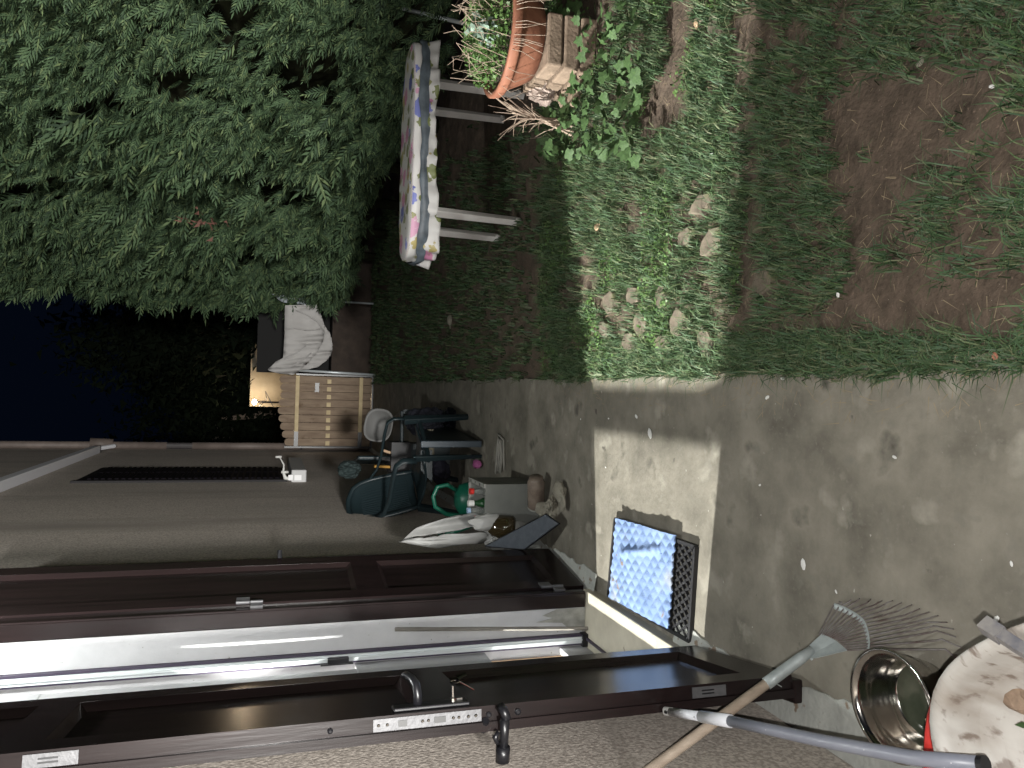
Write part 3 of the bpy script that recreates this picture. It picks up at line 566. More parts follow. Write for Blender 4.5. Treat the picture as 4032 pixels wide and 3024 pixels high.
sheetpoly([(1572, 2133), (1640, 2080), (1745, 2040), (1880, 2020), (1905, 2010), (1912, 2045), (1860, 2075), (1730, 2100), (1625, 2112), (1605, 2128)], 4.55, 'bag_handle', bag_w, bg_, .006, .02, seed=1)
sheetpoly([(1572, 2133), (1605, 2128), (1640, 2122), (1760, 2105), (1900, 2095), (1920, 2100), (1935, 2120), (1920, 2138), (1800, 2146), (1730, 2160), (1650, 2148)], 4.45, 'bag_handle', bag_w, bg_, .006, .02, seed=5)
crumple('bag_body', bag_w, bg_, (-.86, 4.42, .14), (.085, .13, .15), 21, 4, .35)
jg = thing('dark_bottle', 'dark brown bottle with a deep blue neck in front of the white bag', 'bottle', P(2030, 2075, y=4.22))
u_ = (P(1890, 2070, y=4.3) - P(2030, 2075, y=4.22)); jg.location = P(2030, 2075, y=4.22)
rot = Vector((0, 0, 1)).rotation_difference(u_).to_euler(); jg.rotation_euler = rot; Lh = u_.length
MB().lathe([(.05, 0), (.066, .015), (.068, Lh*.45), (.055, Lh*.65), (.022, Lh*.82), (.018, Lh*1.05), (0, Lh*1.05)], 22).build('body', glass_br, jg, smooth=True)
MB().lathe([(.027, Lh*.80), (.027, Lh*.94), (.02, Lh*.95)], 16).build('neck_ring', blue_pl, jg, smooth=True)
MB().lathe([(.017, Lh*.95), (.016, Lh*1.08), (0, Lh*1.08)], 12).build('cork', mat('brown_cork', (.10, .075, .055), .8), jg)
# slate pad leaning towards the wall
A_, B_, C_, D_ = P(1913, 2150, y=4.12), P(2111, 2025, z=.075), P(2150, 2024, z=.03), P(2203, 2061, z=.004)
E1 = P(2068, 2162, x=-.905)
pd = thing('foam_pad', 'slate grey padded board with black edging leaning against the wall', 'padded board')
q4 = [P(1915, 2150, y=4.25), P(2152, 2026, z=.10), P(2203, 2061, z=.055)]; q4.append(PP(q4[0], (q4[1]-q4[0]).cross(q4[2]-q4[0]).normalized(), 2068, 2162))
slab(q4, .012, 'pad', pad_f, pd, bevel=.004)
edge = [q4[0] + Vector((0, 0, .002)), q4[1], q4[2], q4[3]]
MB().tube(edge + [edge[0]], .006, 6, cap=False).build('edging', black_trim, pd)
jr = thing('plastic_jar', 'brownish clear plastic jar lying in front of the grey box', 'jar', (-.655, 4.18, .055)); jr.rotation_euler = (R(80), 0, R(65))
MB().lathe([(.045, 0), (.05, .01), (.05, .17), (.040, .19), (.040, .20), (0, .20)], 22).build('jar_wall', mat('cloudy_brown_plastic', (.20, .16, .13), .25, 0, (.13, .10, .08), 16, 4, spec=.7), jr, smooth=True)
MB().lathe([(.052, -.002), (.052, .006), (.047, .006)], 22).build('ring', rim_w, jr)
o = crumple('crumpled_paper', paper_m, None, (-.625, 4.03, .035), (.065, .085, .04), 31, 4, .55); o['label'] = 'crumpled beige paper on the pavement beside the slate pad'; o['category'] = 'paper'
o = crumple('crumpled_paper', paper_m, None, P(2215, 1955, z=.03), (.05, .04, .025), 37, 3, .6); o['label'] = 'small pale crumpled paper end lying nearest the middle of the pavement'; o['category'] = 'paper'
# pink glove and cord
o = crumple('rubber_glove', pink_m, None, P(1878, 1830, z=.035), (.030, .055, .022), 41, 3, .5); o['label'] = 'bright pink crumpled rubber glove on the pavement'; o['category'] = 'glove'
mb = MB()
for k, (dx, dy) in enumerate(((0, 0), (12, -2), (26, -8), (5, 4))):
    pp = [(1950+dx*.4, 1862), (1953+dx*.5, 1800), (1956+dx*.6, 1760), (1962, 1716), (1968+dx*.5, 1740), (1974+dx*.4, 1790), (1965+dx*.8, 1860)]
    mb.tube([P(a_+random.uniform(-2, 2), b_+dy, z=.008+.004*k) for a_, b_ in pp], .0058, 6)
o = mb.build('rope', cord_m, smooth=True); o['label'] = 'off-white rope looped on the pavement beyond the grey box'; o['category'] = 'rope'
# ------------------------------------------------ dark green armchair
ch = thing('garden_armchair', 'dark green plastic garden armchair by the wall facing the lawn', 'chair', (-.60, 5.95, 0), None, R(-32))
# local: +x forward, y sideways
def sheet(fn, nu, nv, name, m, parent, th, **k):
    V = [fn(i/nu, j/nv) for j in range(nv+1) for i in range(nu+1)]
    Fc = [[j*(nu+1)+i, j*(nu+1)+i+1, (j+1)*(nu+1)+i+1, (j+1)*(nu+1)+i] for j in range(nv) for i in range(nu)]
    o = mesh(name, V, Fc, m, parent, True, **k); s = o.modifiers.new('t', 'SOLIDIFY'); s.thickness = th; return o
sheet(lambda u, v: (.24-.46*u, (v-.5)*(.50-.06*u), .415-.035*math.sin(u*3.1)-.02*u + .012*(2*v-1)**2), 10, 8, 'seat', green_pl, ch, .012)
MB().tube([(.25, -.25, .40), (.255, -.1, .395), (.255, .1, .395), (.25, .25, .40)], [.022]*4, 8, flat=.8).build('seat_apron', green_pl, ch)
bw = lambda h: .215 + .02*math.sin(h*3.1)
def backp(u, v): h = v; return (-.22-.14*h - .05*(1-(2*u-1)**2), (2*u-1)*bw(h)*(1 - .35*max(0, h-.72)**1.3*3), .40+.50*h - .06*max(0, abs(2*u-1)-.6)*(h > .9))
sheet(backp, 14, 12, 'backrest', green_pl, ch, .010)
mb = MB()
for k in range(13):
    uu = .14+.72*k/12; mb.tube([Vector(backp(uu, v)) + Vector((.010, 0, 0)) for v in (.12, .35, .6, .84)], .0035, 5)
mb.build('back_rib', green_pl, ch, kind='stuff')
rimp = [Vector(backp(0, v)) for v in np.linspace(0, 1, 7)] + [Vector(backp(u, 1)) + Vector((-.005, 0, .02*math.sin(u*3.14))) for u in np.linspace(.1, .9, 7)] + [Vector(backp(1, v)) for v in np.linspace(1, 0, 7)]
MB().tube(rimp, .021, 8, flat=.7).build('back_frame', green_pl, ch, smooth=True)
for sgn in (-1, 1):
    y_ = .275*sgn
    MB().tube([(-.31, y_*.86, .74), (-.24, y_*1.0, .685), (-.10, y_*1.04, .66), (.10, y_*1.05, .655), (.22, y_*1.03, .645), (.262, y_, .60), (.265, y_, .50)], [.020, .024, .028, .029, .028, .027, .026], 10, flat=.45).build('armrest', green_pl, ch, smooth=True)
    q = MB(); q.add([(.285, y_+.02, .52), (.285, y_-.045*sgn, .52), (.31, y_-.02*sgn, 0), (.31, y_+.02, 0), (.235, y_+.02, .52), (.235, y_-.045*sgn, .52), (.275, y_-.02*sgn, 0), (.275, y_+.02, 0)], [[0, 1, 2, 3], [4, 7, 6, 5], [0, 4, 5, 1], [1, 5, 6, 2], [2, 6, 7, 3], [3, 7, 4, 0]])
    q.build('leg', green_pl, ch, bevel=.006)
    q = MB(); y2 = .22*sgn; q.add([(-.20, y2+.025, .42), (-.20, y2-.025, .42), (-.30, y2-.02, 0), (-.30, y2+.02, 0), (-.25, y2+.025, .42), (-.25, y2-.025, .42), (-.33, y2-.02, 0), (-.33, y2+.02, 0)], [[0, 1, 2, 3], [4, 7, 6, 5], [0, 4, 5, 1], [1, 5, 6, 2], [2, 6, 7, 3], [3, 7, 4, 0]])
    q.build('leg', green_pl, ch, bevel=.006)
# folded green table panel and things behind the chair
fp = thing('folded_table', 'dark green folded plastic table lying on its long edge before the armchair', 'folded table')
a, b, c, d_ = P(1893, 1738, z=.0), P(1716, 1640, z=.0), P(1716, 1640, z=.0) + Vector((0, 0, .10)), P(1660, 1738, y=5.6)
a = Vector((-.375, 5.62, 0)); b = Vector((-.275, 7.15, 0))
MB().add([a, b, b + Vector((0, 0, .30)), a + Vector((0, 0, .39)), a + Vector((-.022, .002, 0)), b + Vector((-.022, 0, 0)), b + Vector((-.022, 0, .30)), a + Vector((-.022, .002, .39))], [[0, 1, 2, 3], [7, 6, 5, 4], [0, 4, 5, 1], [1, 5, 6, 2], [2, 6, 7, 3], [3, 7, 4, 0]]).build('table_top', green_pl, fp)
slab([P(1655, 1735, y=5.55), P(1655, 1762, y=5.55), P(1893, 1760, y=5.55), P(1893, 1735, y=5.55)], -.03, 'end_rail', mat('slate_green_plastic', (.05, .065, .08), .4), fp, bevel=.006)
slab([P(1655, 1772, y=5.75), P(1655, 1850, y=5.75), P(1700, 1900, y=5.75), P(1700, 1772, y=5.75)], -.02, 'leg_brace', green_pl, fp)
o = MB().tube([P(1695, 1690, y=6.3), P(1697, 1740, y=6.3), P(1697, 1828, y=6.2)], .045, 10, flat=.6).build('rolled_mat', mat('beige_foam', (.20, .185, .14), .9), smooth=True); o['label'] = 'beige roll lying behind the folded green table'; o['category'] = 'rolled mat'
# second dark chair draped with a dark coat, white basin on it
c2 = thing('garden_chair', 'dark plastic chair behind the green armchair, half hidden under dark cloth', 'chair', (-.42, 6.95, 0), None, R(10))
MB().box(-.22, .20, -.22, .22, .40, .43).build('seat', green_pl, c2, bevel=.01)
MB().box(-.24, -.20, -.22, .22, .43, .80).build('backrest', green_pl, c2, bevel=.015)
for i, j in ((-1, -1), (-1, 1), (1, -1), (1, 1)): MB().box(i*.19-.02, i*.19+.02, j*.19-.02, j*.19+.02, 0, .40).build('leg', green_pl, c2)
o = crumple('dark_coat', mat('navy_black_fabric', (.006, .007, .013), .9), None, P(1690, 1665, y=6.5), (.14, .16, .17), 51, 4, .5); o['label'] = 'navy black cloth heaped over the far chair'; o['category'] = 'cloth'
o = crumple('dark_sack', mat('black_sack_plastic', (.006, .007, .012), .45), None, P(1780, 1660, y=6.6), (.10, .20, .09), 53, 4, .5); o['label'] = 'black sack beside the folded green table'; o['category'] = 'sack'
o = crumple('dark_shoe_bag', mat('black_bag_fabric', (.006, .006, .014), .8), None, P(1740, 1860, y=6.0), (.07, .09, .07), 55, 3, .5); o['label'] = 'small black bag under the armchair near the watering can'; o['category'] = 'bag'
wb = thing('white_basin', 'white plastic basin standing on edge on the far chair', 'basin', P(1500, 1683, y=6.9)); wb.rotation_euler = (R(70), R(10), R(10))
MB().lathe([(.09, 0), (.13, .10), (.15, .11), (.148, .118), (.125, .105), (.085, .012), (0, .012)], 28, sx=1.0, sy=.85, power=2.8).build('basin_wall', mat('grey_basin', (.09, .09, .088), .6), wb, smooth=True)
tp = thing('tool_pouch', 'dark crate of tools with orange and wooden handles behind the armchair', 'tool crate', (-.60, 6.75, 0))
MB().box(-.14, .14, -.12, .12, .35, .52).build('crate', black_trim, tp)
MB().box(-.13, .13, -.11, .11, 0, .349).build('stand', green_pl, tp)
for k, (m_, z_) in enumerate(((mat('orange_grip', (.40, .22, .05), .6), .66), (steel, .62), (tan_wood, .59))): MB().tube([(-.08+.06*k, -.05, .50), (-.07+.07*k, -.08, z_)], .012, 8).build('tool_handle', m_, tp)
o = crumple('dark_leaf_heap', mat('dark_green_fabric', (.012, .022, .022), .8), None, P(1385, 1850, y=6.6), (.05, .10, .10), 57, 4, .5); o['label'] = 'dark green cloth hung on the wall behind the armchair'; o['category'] = 'cloth'
# ================================================================ FENCE, GATE, AWNING SHEETS at the far end
fy = 12.0
gt = thing('wooden_gate', 'wooden board gate with a scalloped top at the far end of the path', 'gate', (0, 0, 0))
xa, xb = -.895, .165; nb = 9; wbrd = (xb-xa)/nb
tops = [1.30, 1.34, 1.37, 1.395, 1.41, 1.40, 1.38, 1.385, 1.40][:nb]
for k in range(nb):
    x0 = xa + k*wbrd + .003; x1 = xa + (k+1)*wbrd - .003; tz = tops[k]; ym = fy + random.uniform(-.004, .004)
    V = []; nn = 6; prof_ = [(x0, .03), (x1, .03)] + [((x0+x1)/2 + (x1-x0)/2*math.cos(t), tz-.05 + .05*math.sin(t)) for t in np.linspace(0, math.pi, nn)]
    n = len(prof_); V = [(a_, ym, b_) for a_, b_ in prof_] + [(a_, ym+.018, b_) for a_, b_ in prof_]
    mesh('board', V, [list(range(n)), list(range(2*n-1, n-1, -1))] + [[i, n+i, n+(i+1) % n, (i+1) % n] for i in range(n)], pine_m, gt)
for z, y1_ in ((1.135, .9), (.19, .9)):
    bt = MB().box(xa+.01, xb, fy-.045, fy-.006, z-.028, z+.028).build('batten', batten_m, gt, bevel=.004)
    MB().box(xa+.0, xa+.22, fy-.052, fy-.0455, z-.03, z+.03).build('strap_hinge', black_iron, bt)
for k in range(0, nb): MB().box(xa+k*wbrd+.01, xa+k*wbrd+.075, fy-.03, fy-.006, .64, .70).build('spacer', batten_m, gt)
MB().box(xb-.24, xb-.10, fy-.06, fy-.045, .82, .88).build('latch', black_iron, gt)
gf = thing('gate_frame', 'black metal frame around the far wooden gate', 'gate frame')
MB().box(-.925, .21, fy-.02, fy+.03, -.03, .025).build('bottom_rail', black_iron, gf); MB().box(-.925, -.900, fy-.02, fy+.03, .026, 1.30).build('side_post', black_iron, gf); MB().box(.175, .20, fy-.02, fy+.03, .026, 1.16).build('side_post', black_iron, gf)
def pole(nm, label, a_, b_, r): 
    o = MB().tube([a_, b_], r, 10).build(nm, galv_l, smooth=True); o['label'] = label; o['category'] = 'pole'; return o
galv_l = mat('bright_galvanised_tube', (.50, .54, .56), .35, .3)
pole('metal_post', 'thin bright metal post at the right edge of the far gate', P(1172, 1458, y=11.85), P(1480, 1477, y=11.85), .020)
pole('metal_post', 'thin bright metal post beside the hedge left of the pale sheets', P(1140, 1175, y=11.7), P(1470, 1196, y=11.7), .014)
pole('metal_rod', 'slanting metal rod behind the terracotta bowl', P(1495, 12, y=5.6), P(1925, 116, y=4.9), .014)
# neighbour's earth bank / low wall behind the opening
o = MB().box(.215, 3.2, 12.35, 12.6, -.1, .62).build('low_wall', mat('dim_earth_wall', (.028, .021, .017), .95, 0, (.05, .037, .029), 5, 7, .6, 20)); o['label'] = 'low dark brown wall behind the metal posts'; o['category'] = 'wall'
o = MB().box(.22, 3.4, 13.2, 13.3, -.1, 1.75).build('dark_shed_wall', mat('black_shed_boards', (.010, .010, .010), .9)); o['label'] = 'black shed wall behind the hanging sheets'; o['category'] = 'wall'
cs = thing('canvas_sheet', 'pale grey canvas sheet hanging over the pole beside the far gate', 'sheet')
sheetpoly([(1122, 1202), (1248, 1200), (1262, 1235), (1275, 1272), (1278, 1310), (1272, 1345), (1250, 1385), (1215, 1425), (1182, 1455), (1157, 1476), (1108, 1470), (1058, 1460), (1055, 1455), (1085, 1425), (1115, 1408), (1120, 1330)], 11.55, 'front_sheet', tarp, cs, .01, .05, 6, seed=2)
sheetpoly([(1240, 1250), (1278, 1283), (1298, 1310), (1308, 1345), (1309, 1375), (1302, 1400), (1280, 1425), (1250, 1445), (1215, 1455), (1172, 1458), (1200, 1380)], 11.72, 'rear_sheet', tarp, cs, .01, .05, 6, seed=7)
def fold(pts, y=11.49, r=.010):
    return MB().tube([P(a_, b_, y=y) for a_, b_ in pts], r, 6)
for pts in ([(1165, 1222), (1210, 1240), (1250, 1265), (1273, 1300)], [(1120, 1297), (1160, 1292), (1210, 1300), (1262, 1296)], [(1120, 1410), (1170, 1388), (1205, 1360)], [(1085, 1448), (1140, 1445), (1175, 1430), (1225, 1390)]): fold(pts).build('fold', tarp, cs, smooth=True)
o = sheetpoly([(1065, 1155), (1120, 1168), (1290, 1160), (1310, 1150), (1290, 1196), (1265, 1206), (1180, 1198), (1110, 1188)], 11.95, 'blue_sheet', tarp2, None, .01, .03, 4, seed=3); o['label'] = 'bluish grey sheet partly covered by the hedge tips'; o['category'] = 'sheet'
# ================================================================ BEYOND: neighbour's lamp, walls, houses, trees
nl = thing('garden_lamp', 'small glowing warm lamp by the neighbour wall beyond the gate', 'lamp', P(1000, 1583, y=24.5))
MB().lathe([(0, -.08), (.07, -.05), (.08, .02), (0, .06)], 14).build('globe', bulb_warm, nl)
MB().lathe([(.07, .05), (.03, .09), (0, .10)], 12).build('cap', black_iron, nl)
NLL = lamp('garden_lamp_light', 'POINT', nl.location + Vector((.0, -.12, 0)), 45, (1, .80, .58), .08)
q0 = P(985, 1600, y=25); q1 = P(985, 1405, y=25)
o = MB().box(q0.x, q1.x+1, 25.0, 25.2, -.1, q0.z+.02).build('neighbour_wall', ochre); o['label'] = 'ochre wall lit by the small warm lamp beyond the gate'; o['category'] = 'wall'
o = MB().tube([(-.5, 24.55, -.1), (-.5, 24.55, 1.98)], .03, 8).tube([P(1020, 1600, y=24.4), P(1050, 1575, y=24.4), P(1045, 1540, y=24.4), P(1075, 1600, y=24.4)], .012, 5).build('iron_railing', black_iron); o['label'] = 'thin bent iron bars in front of the lit ochre wall'; o['category'] = 'railing'
h1 = thing('neighbour_house', 'dim brown house block standing behind the lit wall', 'house')
a = P(720, 1600, y=38); b = P(720, 1100, y=38)
MB().box(a.x, b.x, 38, 46, -.1, a.z).build('wall', night_dark, h1)
MB().add([(a.x-.5, 37.5, a.z), (b.x+.5, 37.5, a.z), (b.x+.5, 46.5, a.z), (a.x-.5, 46.5, a.z), (a.x+2, 42, a.z+1.6), (b.x-2, 42, a.z+1.6)], [[0, 1, 5, 4], [2, 3, 4, 5], [1, 2, 5], [3, 0, 4], [3, 2, 1, 0]]).build('roof', mat('dark_tiles', (.05, .03, .025), .9), h1)
for wx in (.3, 2.0, 3.8): MB().box(a.x+wx, a.x+wx+.8, 37.95, 38.02, 3.0, 4.2).build('window', black_trim, h1)
h2 = thing('stair_tower', 'dim narrow building with a pale vertical strip at far left', 'building')
a = P(790, 1760, y=40); b = P(730, 1620, y=40); MB().box(a.x, b.x, 40, 46, -.1, b.z).build('wall', night_dark, h2); MB().box(a.x, b.x-.6, 39.9, 39.99, 3, b.z-.5).build('pilaster', ochre, h2)
def tree(c, h, r, label, seed, n=9000):
    t = thing('dark_tree', label, 'tree', c, 'dark trees beyond the garden'); rr = np.random.default_rng(seed)
    MB().tube([(0, 0, -.1), (.1, 0, h*.4), (-.1, .1, h*.75)], [r*.10, r*.07, r*.03], 8).build('trunk', twig_m, t)
    k = rr.integers(0, 14, n); cc = rr.normal(size=(14, 3)) * np.array([r*.42, r*.42, h*.20]) + np.array([0, 0, h*.62])
    p = cc[k] + rr.normal(size=(n, 3))*r*.26; s = .04+.08*rr.random(n)
    V = p[:, None, :] + rr.normal(size=(n, 3, 3))*s[:, None, None]; tri_mesh('crown', V, np.arange(n*3), hedge_leaf_dark, t, kind='stuff')
hedge_leaf_dark = mat('dark_tree_leaves', (.006, .010, .005), .8, spec=.1)
for (px, py, yy, h_, r_, lb, sd) in ((600, 1200, 26, 6.4, 2.6, 'tall black tree silhouette nearest the hedge', 1), (720, 1330, 30, 6.2, 2.6, 'middle black tree silhouette against the navy sky', 2), (760, 1470, 32, 5.6, 2.4, 'lower black tree silhouette left of the middle one', 3), (900, 1640, 30, 4.2, 2.2, 'small black tree silhouette behind the gate', 4), (1000, 1170, 20, 3.2, 1.2, 'low dark bush crown behind the pale sheets', 6)):
    p = P(px, py, y=yy); tree((p.x, yy, 0), h_, r_, lb, sd)

# ================================================================ HEDGE
hd = thing('hedge', 'tall clipped conifer hedge along the right side of the garden', 'hedge')
hy = np.array([1.0, 3.0, 4.0, 5.0, 6.0, 8.0, 10.0, 11.5, 12.3, 12.8]); hx = np.array([3.1, 2.95, 2.85, 2.62, 2.30, 1.98, 1.66, 1.42, 1.34, 1.6])
def hface(y, z):
    x = np.interp(y, hy, hx); return x + .30*(vnoise(y, z, 1.3, 21)-.5) + .30*(vnoise(y, z, 3.7, 22)-.5) + np.clip(.9-z, 0, .9)*.25
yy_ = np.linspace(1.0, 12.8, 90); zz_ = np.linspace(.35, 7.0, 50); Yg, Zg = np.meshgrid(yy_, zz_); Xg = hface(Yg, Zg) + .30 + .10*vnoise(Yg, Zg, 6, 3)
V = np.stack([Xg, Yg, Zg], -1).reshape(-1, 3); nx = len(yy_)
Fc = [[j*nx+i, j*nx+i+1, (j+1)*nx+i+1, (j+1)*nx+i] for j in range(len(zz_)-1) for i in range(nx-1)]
mesh('shade_backing', V, Fc, hedge_in, hd)  # dark sheet behind the sprays, its colour imitating shade in the gaps
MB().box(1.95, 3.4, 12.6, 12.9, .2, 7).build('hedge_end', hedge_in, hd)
for k in range(9):
    y_ = 3.4 + k*1.05; x_ = float(np.interp(y_, hy, hx)) + .62
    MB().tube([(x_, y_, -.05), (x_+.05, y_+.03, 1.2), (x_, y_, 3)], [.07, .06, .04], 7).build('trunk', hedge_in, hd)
def sprays(n, ylo, yhi, zlo, zhi, size, seed):
    rr = np.random.default_rng(seed)
    y = ylo + (yhi-ylo)*rr.random(n)**.9; z = zlo + (zhi-zlo)*rr.random(n); kp = (vnoise(y, z, 3.3, 51)*.6 + vnoise(y, z, 7.5, 52)*.4 > .45) | (rr.random(n) < .13); y = y[kp]; z = z[kp]; n = len(y); x = hface(y, z) + rr.exponential(.10, n) - .02 - .10*rr.random(n)**3
    base = np.stack([x, y, z], 1)
    d = np.stack([-.75+.5*rr.normal(size=n)*.6, -.30+.45*rr.normal(size=n), .45+.40*rr.normal(size=n)], 1); d /= np.linalg.norm(d, axis=1)[:, None]
    q = rr.normal(size=(n, 3))*.6 + np.array([-.2, -.8, .3]); s = np.cross(d, q); s /= np.linalg.norm(s, axis=1)[:, None]; nn = np.cross(s, d)
    sz = size*(.55+.75*rr.random(n)); Vs = []; T = []
    K = 11; c = 0
    for k in range(K):
        t0 = k/K*.85; side = 1 if k % 2 else -1
        lens = .46*(1-.70*t0) ; ang = .62
        if k == K-1: side = 0; lens = .34
        o_ = base + d*(t0*sz)[:, None]*1.0 - nn*(.10*(t0**2)*sz)[:, None]
        dirn = d*math.cos(ang*(side != 0)) + s*(math.sin(ang)*side); lat = np.cross(dirn, nn)
        L = (lens*sz)[:, None]; wv = (.036*sz)[:, None]
        droop = -nn*(.05*sz)[:, None]
        a0 = o_; a1 = o_ + dirn*L*.45 + lat*wv; a2 = o_ + dirn*L + droop; a3 = o_ + dirn*L*.42 - lat*wv*1.1
        Vs += [a0, a1, a2, a3]; T += [[c, c+1, c+2], [c, c+2, c+3]]; c += 4
    # spine
    a0 = base - d*(.25*sz)[:, None]; a1 = base + d*(.5*sz)[:, None] + s*(.03*sz)[:, None]; a2 = base + d*(.9*sz)[:, None]; a3 = base + d*(.5*sz)[:, None] - s*(.03*sz)[:, None]
    Vs += [a0, a1, a2, a3]; T += [[c, c+1, c+2], [c, c+2, c+3]]; c += 4
    Vs = np.stack(Vs, 1).reshape(-1, 3); T = (np.array(T)[None] + (np.arange(n)*c)[:, None, None]).reshape(-1, 3)
    return Vs, T
Vs, T = sprays(46000, 3.2, 12.75, .45, 6.9, .155, 5); tri_mesh('foliage', Vs, T, leafm, hd, kind='stuff')
Vs, T = sprays(4200, 6.5, 12.75, .5, 6.9, .30, 6); tri_mesh('tip_foliage', Vs, T, leafm, hd, kind='stuff')
Vs, T = sprays(3000, 2.2, 6.0, .30, 3.2, .15, 9); tri_mesh('low_foliage', Vs, T, leafm, hd, kind='stuff')
p = P(800, 860, y=8.2)
rr = np.random.default_rng(3); V = []
for k in range(26): a_ = np.array(p) + np.array([-.02, 0, 0]) + rr.normal(size=3)*np.array([.05, .06, .10]); dv = rr.normal(size=3)*.03; V += [a_, a_+dv+np.array([0, 0, .05]), a_+dv*.5+np.array([-.02, .015, .0])]
tri_mesh('brown_spray', V, np.arange(len(V)), brownleaf, hd, kind='stuff')
# ================================================================ TABLE
tbl = thing('garden_table', 'white plastic garden table under a floral cloth beside the hedge', 'table')
TZ = .765; TY1 = P(1577, 600, z=.765).y; tx0, tx1, ty0, ty1 = .84, 2.17, 4.62, TY1
for x_, y_ in ((1.12, 4.76), (1.10, 5.23), (1.94, 5.20), (1.97, 4.80)):
    MB().tube([(x_, y_, 0), (x_+(.012 if x_ < 1.5 else -.012), y_, .70)], [.030, .036], 4).build('leg', table_pl, tbl, bevel=.004)
    MB().box(x_-.015, x_+.015, y_-.031, y_-.020, .03, .05).build('leg_foot', table_pl, tbl)
def rrect(t, grow=0):
    cx_, cy_ = (tx0+tx1)/2, (ty0+ty1)/2; ct, st = math.cos(t), math.sin(t); p_ = 3.2
    q_ = (abs(ct)**p_+abs(st)**p_)**(-1/p_); return cx_ + ((tx1-tx0)/2+grow)*ct*q_, cy_ + ((ty1-ty0)/2+grow)*st*q_
nt = 240; MB().add([(*rrect(2*math.pi*i/48, -.02), TZ-.03) for i in range(48)] + [(*rrect(2*math.pi*i/48, -.02), TZ-.004) for i in range(48)], [list(range(47, -1, -1)), list(range(48, 96))] + [[i, (i+1) % 48, 48+(i+1) % 48, 48+i] for i in range(48)]).build('table_top', table_pl, tbl)
V = []; UV = []; rows = []
nr = 9
for ir in range(nr):      # top rings
    f_ = (ir+1)/nr
    for i in range(nt):
        t = 2*math.pi*i/nt; x_, y_ = rrect(t); cx_, cy_ = (tx0+tx1)/2, (ty0+ty1)/2
        X_, Y_ = cx_+(x_-cx_)*f_, cy_+(y_-cy_)*f_; V.append((X_, Y_, TZ + .002*math.sin(X_*30)*f_ - (.006 if ir == nr-1 else 0))); UV.append((X_, Y_))
per = 0; pl_ = [rrect(2*math.pi*i/nt) for i in range(nt)]; acc = [0]
for i in range(nt): acc.append(acc[-1] + math.dist(pl_[i], pl_[(i+1) % nt]))
nd = 14
for j in range(1, nd+1):
    for i in range(nt):
        t = 2*math.pi*i/nt; s_ = acc[i]; u = j/nd
        x_, y_ = rrect(t)
        left = .045*(1 if (x_ < 1.08 and y_ < 5.0) else 0) * (1 if x_ > .0 else 0)
        drop = .150 + .012*math.sin(s_*7) + .008*math.sin(s_*19+1) + left
        z_ = TZ - drop*u; band = math.exp(-((z_-(TZ-.070))/.018)**2)
        g = .012 + .018*math.sin(s_*26)*u + .012*math.sin(s_*61+2)*u*u + .02*u - .014*band
        x2, y2 = rrect(t, g); V.append((x2, y2, z_)); UV.append((s_+3.3, z_))
Fc = []
for r_ in range(nr+nd-1):
    for i in range(nt): Fc.append([r_*nt+i, r_*nt+(i+1) % nt, (r_+1)*nt+(i+1) % nt, (r_+1)*nt+i])
Fc.append(list(range(nt))[::-1])
me = bpy.data.meshes.new('tablecloth'); me.from_pydata(V, [], Fc); me.materials.append(floral); me.polygons.foreach_set('use_smooth', [True]*len(me.polygons))
uvl = me.uv_layers.new(name='UVMap')
for lp_ in me.loops: uvl.data[lp_.index].uv = UV[lp_.vertex_index]
o = link(bpy.data.objects.new('tablecloth', me)); o['label'] = 'white oilcloth tablecloth printed with pink and blue flowers on the garden table'; o['category'] = 'tablecloth'
sm = o.modifiers.new('t', 'SOLIDIFY'); sm.thickness = .002
V = []; ns = 192
for i in range(ns):
    t = 2*math.pi*i/ns; zc = TZ-.078 - .012*math.sin(2*t+.6) - .006*math.sin(i*.31); hh = .026 + .005*math.sin(i*.17) + .003*math.sin(i*.9)
    for dz, g_ in ((hh, .030), (hh*.35, .040), (-hh*.3, .036 + .003*math.sin(i*.8)), (-hh, .034)): V.append((*rrect(t, g_), zc+dz))
mb = MB(); mb.add(V, [[i*4+q_, i*4+q_+1, ((i+1) % ns)*4+q_+1, ((i+1) % ns)*4+q_] for i in range(ns) for q_ in range(3)])
o = mb.build('cloth_strap', strap_m, smooth=True); o['label'] = 'blue-grey band tied round the edge of the tablecloth'; o['category'] = 'band'
o.scale = (1, 1, 1)
# ================================================================ PIER, BOWL, PLANTS
pr = thing('brick_pier', 'low stack of pale bricks carrying the terracotta bowl', 'brick stack', (1.84, 3.83, 0))
for lvl, (z0_, z1_) in enumerate(((.0, .085), (.092, .172), (.182, .262))):
    for k in range(2):
        MB().box(-.20 + .01*lvl, .09, -.22+.21*k+.004*lvl, -.02+.21*k, z0_, z1_).build('brick', brick_m, pr, bevel=.010)
for k, (a_, b_, s_) in enumerate(((2290, 330, .05), (2230, 400, .06), (2270, 390, .055))):
    p = P(a_, b_, z=.03); crumple('brick', brick_m, pr, (p.x-1.84, p.y-3.83, .03), (s_, s_*.8, .04), 60+k, 2, .3)
bw_ = thing('terracotta_bowl', 'wide terracotta planting bowl with a thick rim on the brick stack', 'plant bowl', (1.86, 3.83, .266))
MB().lathe([(.17, 0), (.205, .004), (.235, .05), (.268, .115), (.285, .150), (.310, .152), (.320, .165), (.325, .200), (.318, .208), (.290, .206), (.275, .17), (.22, .06), (0, .05)], 56, sx=.95, sy=.95).build('bowl', terra, bw_, smooth=True)
MB().lathe([(0, .185), (.278, .180), (.27, .15)], 30).build('soil', soilm, bw_)
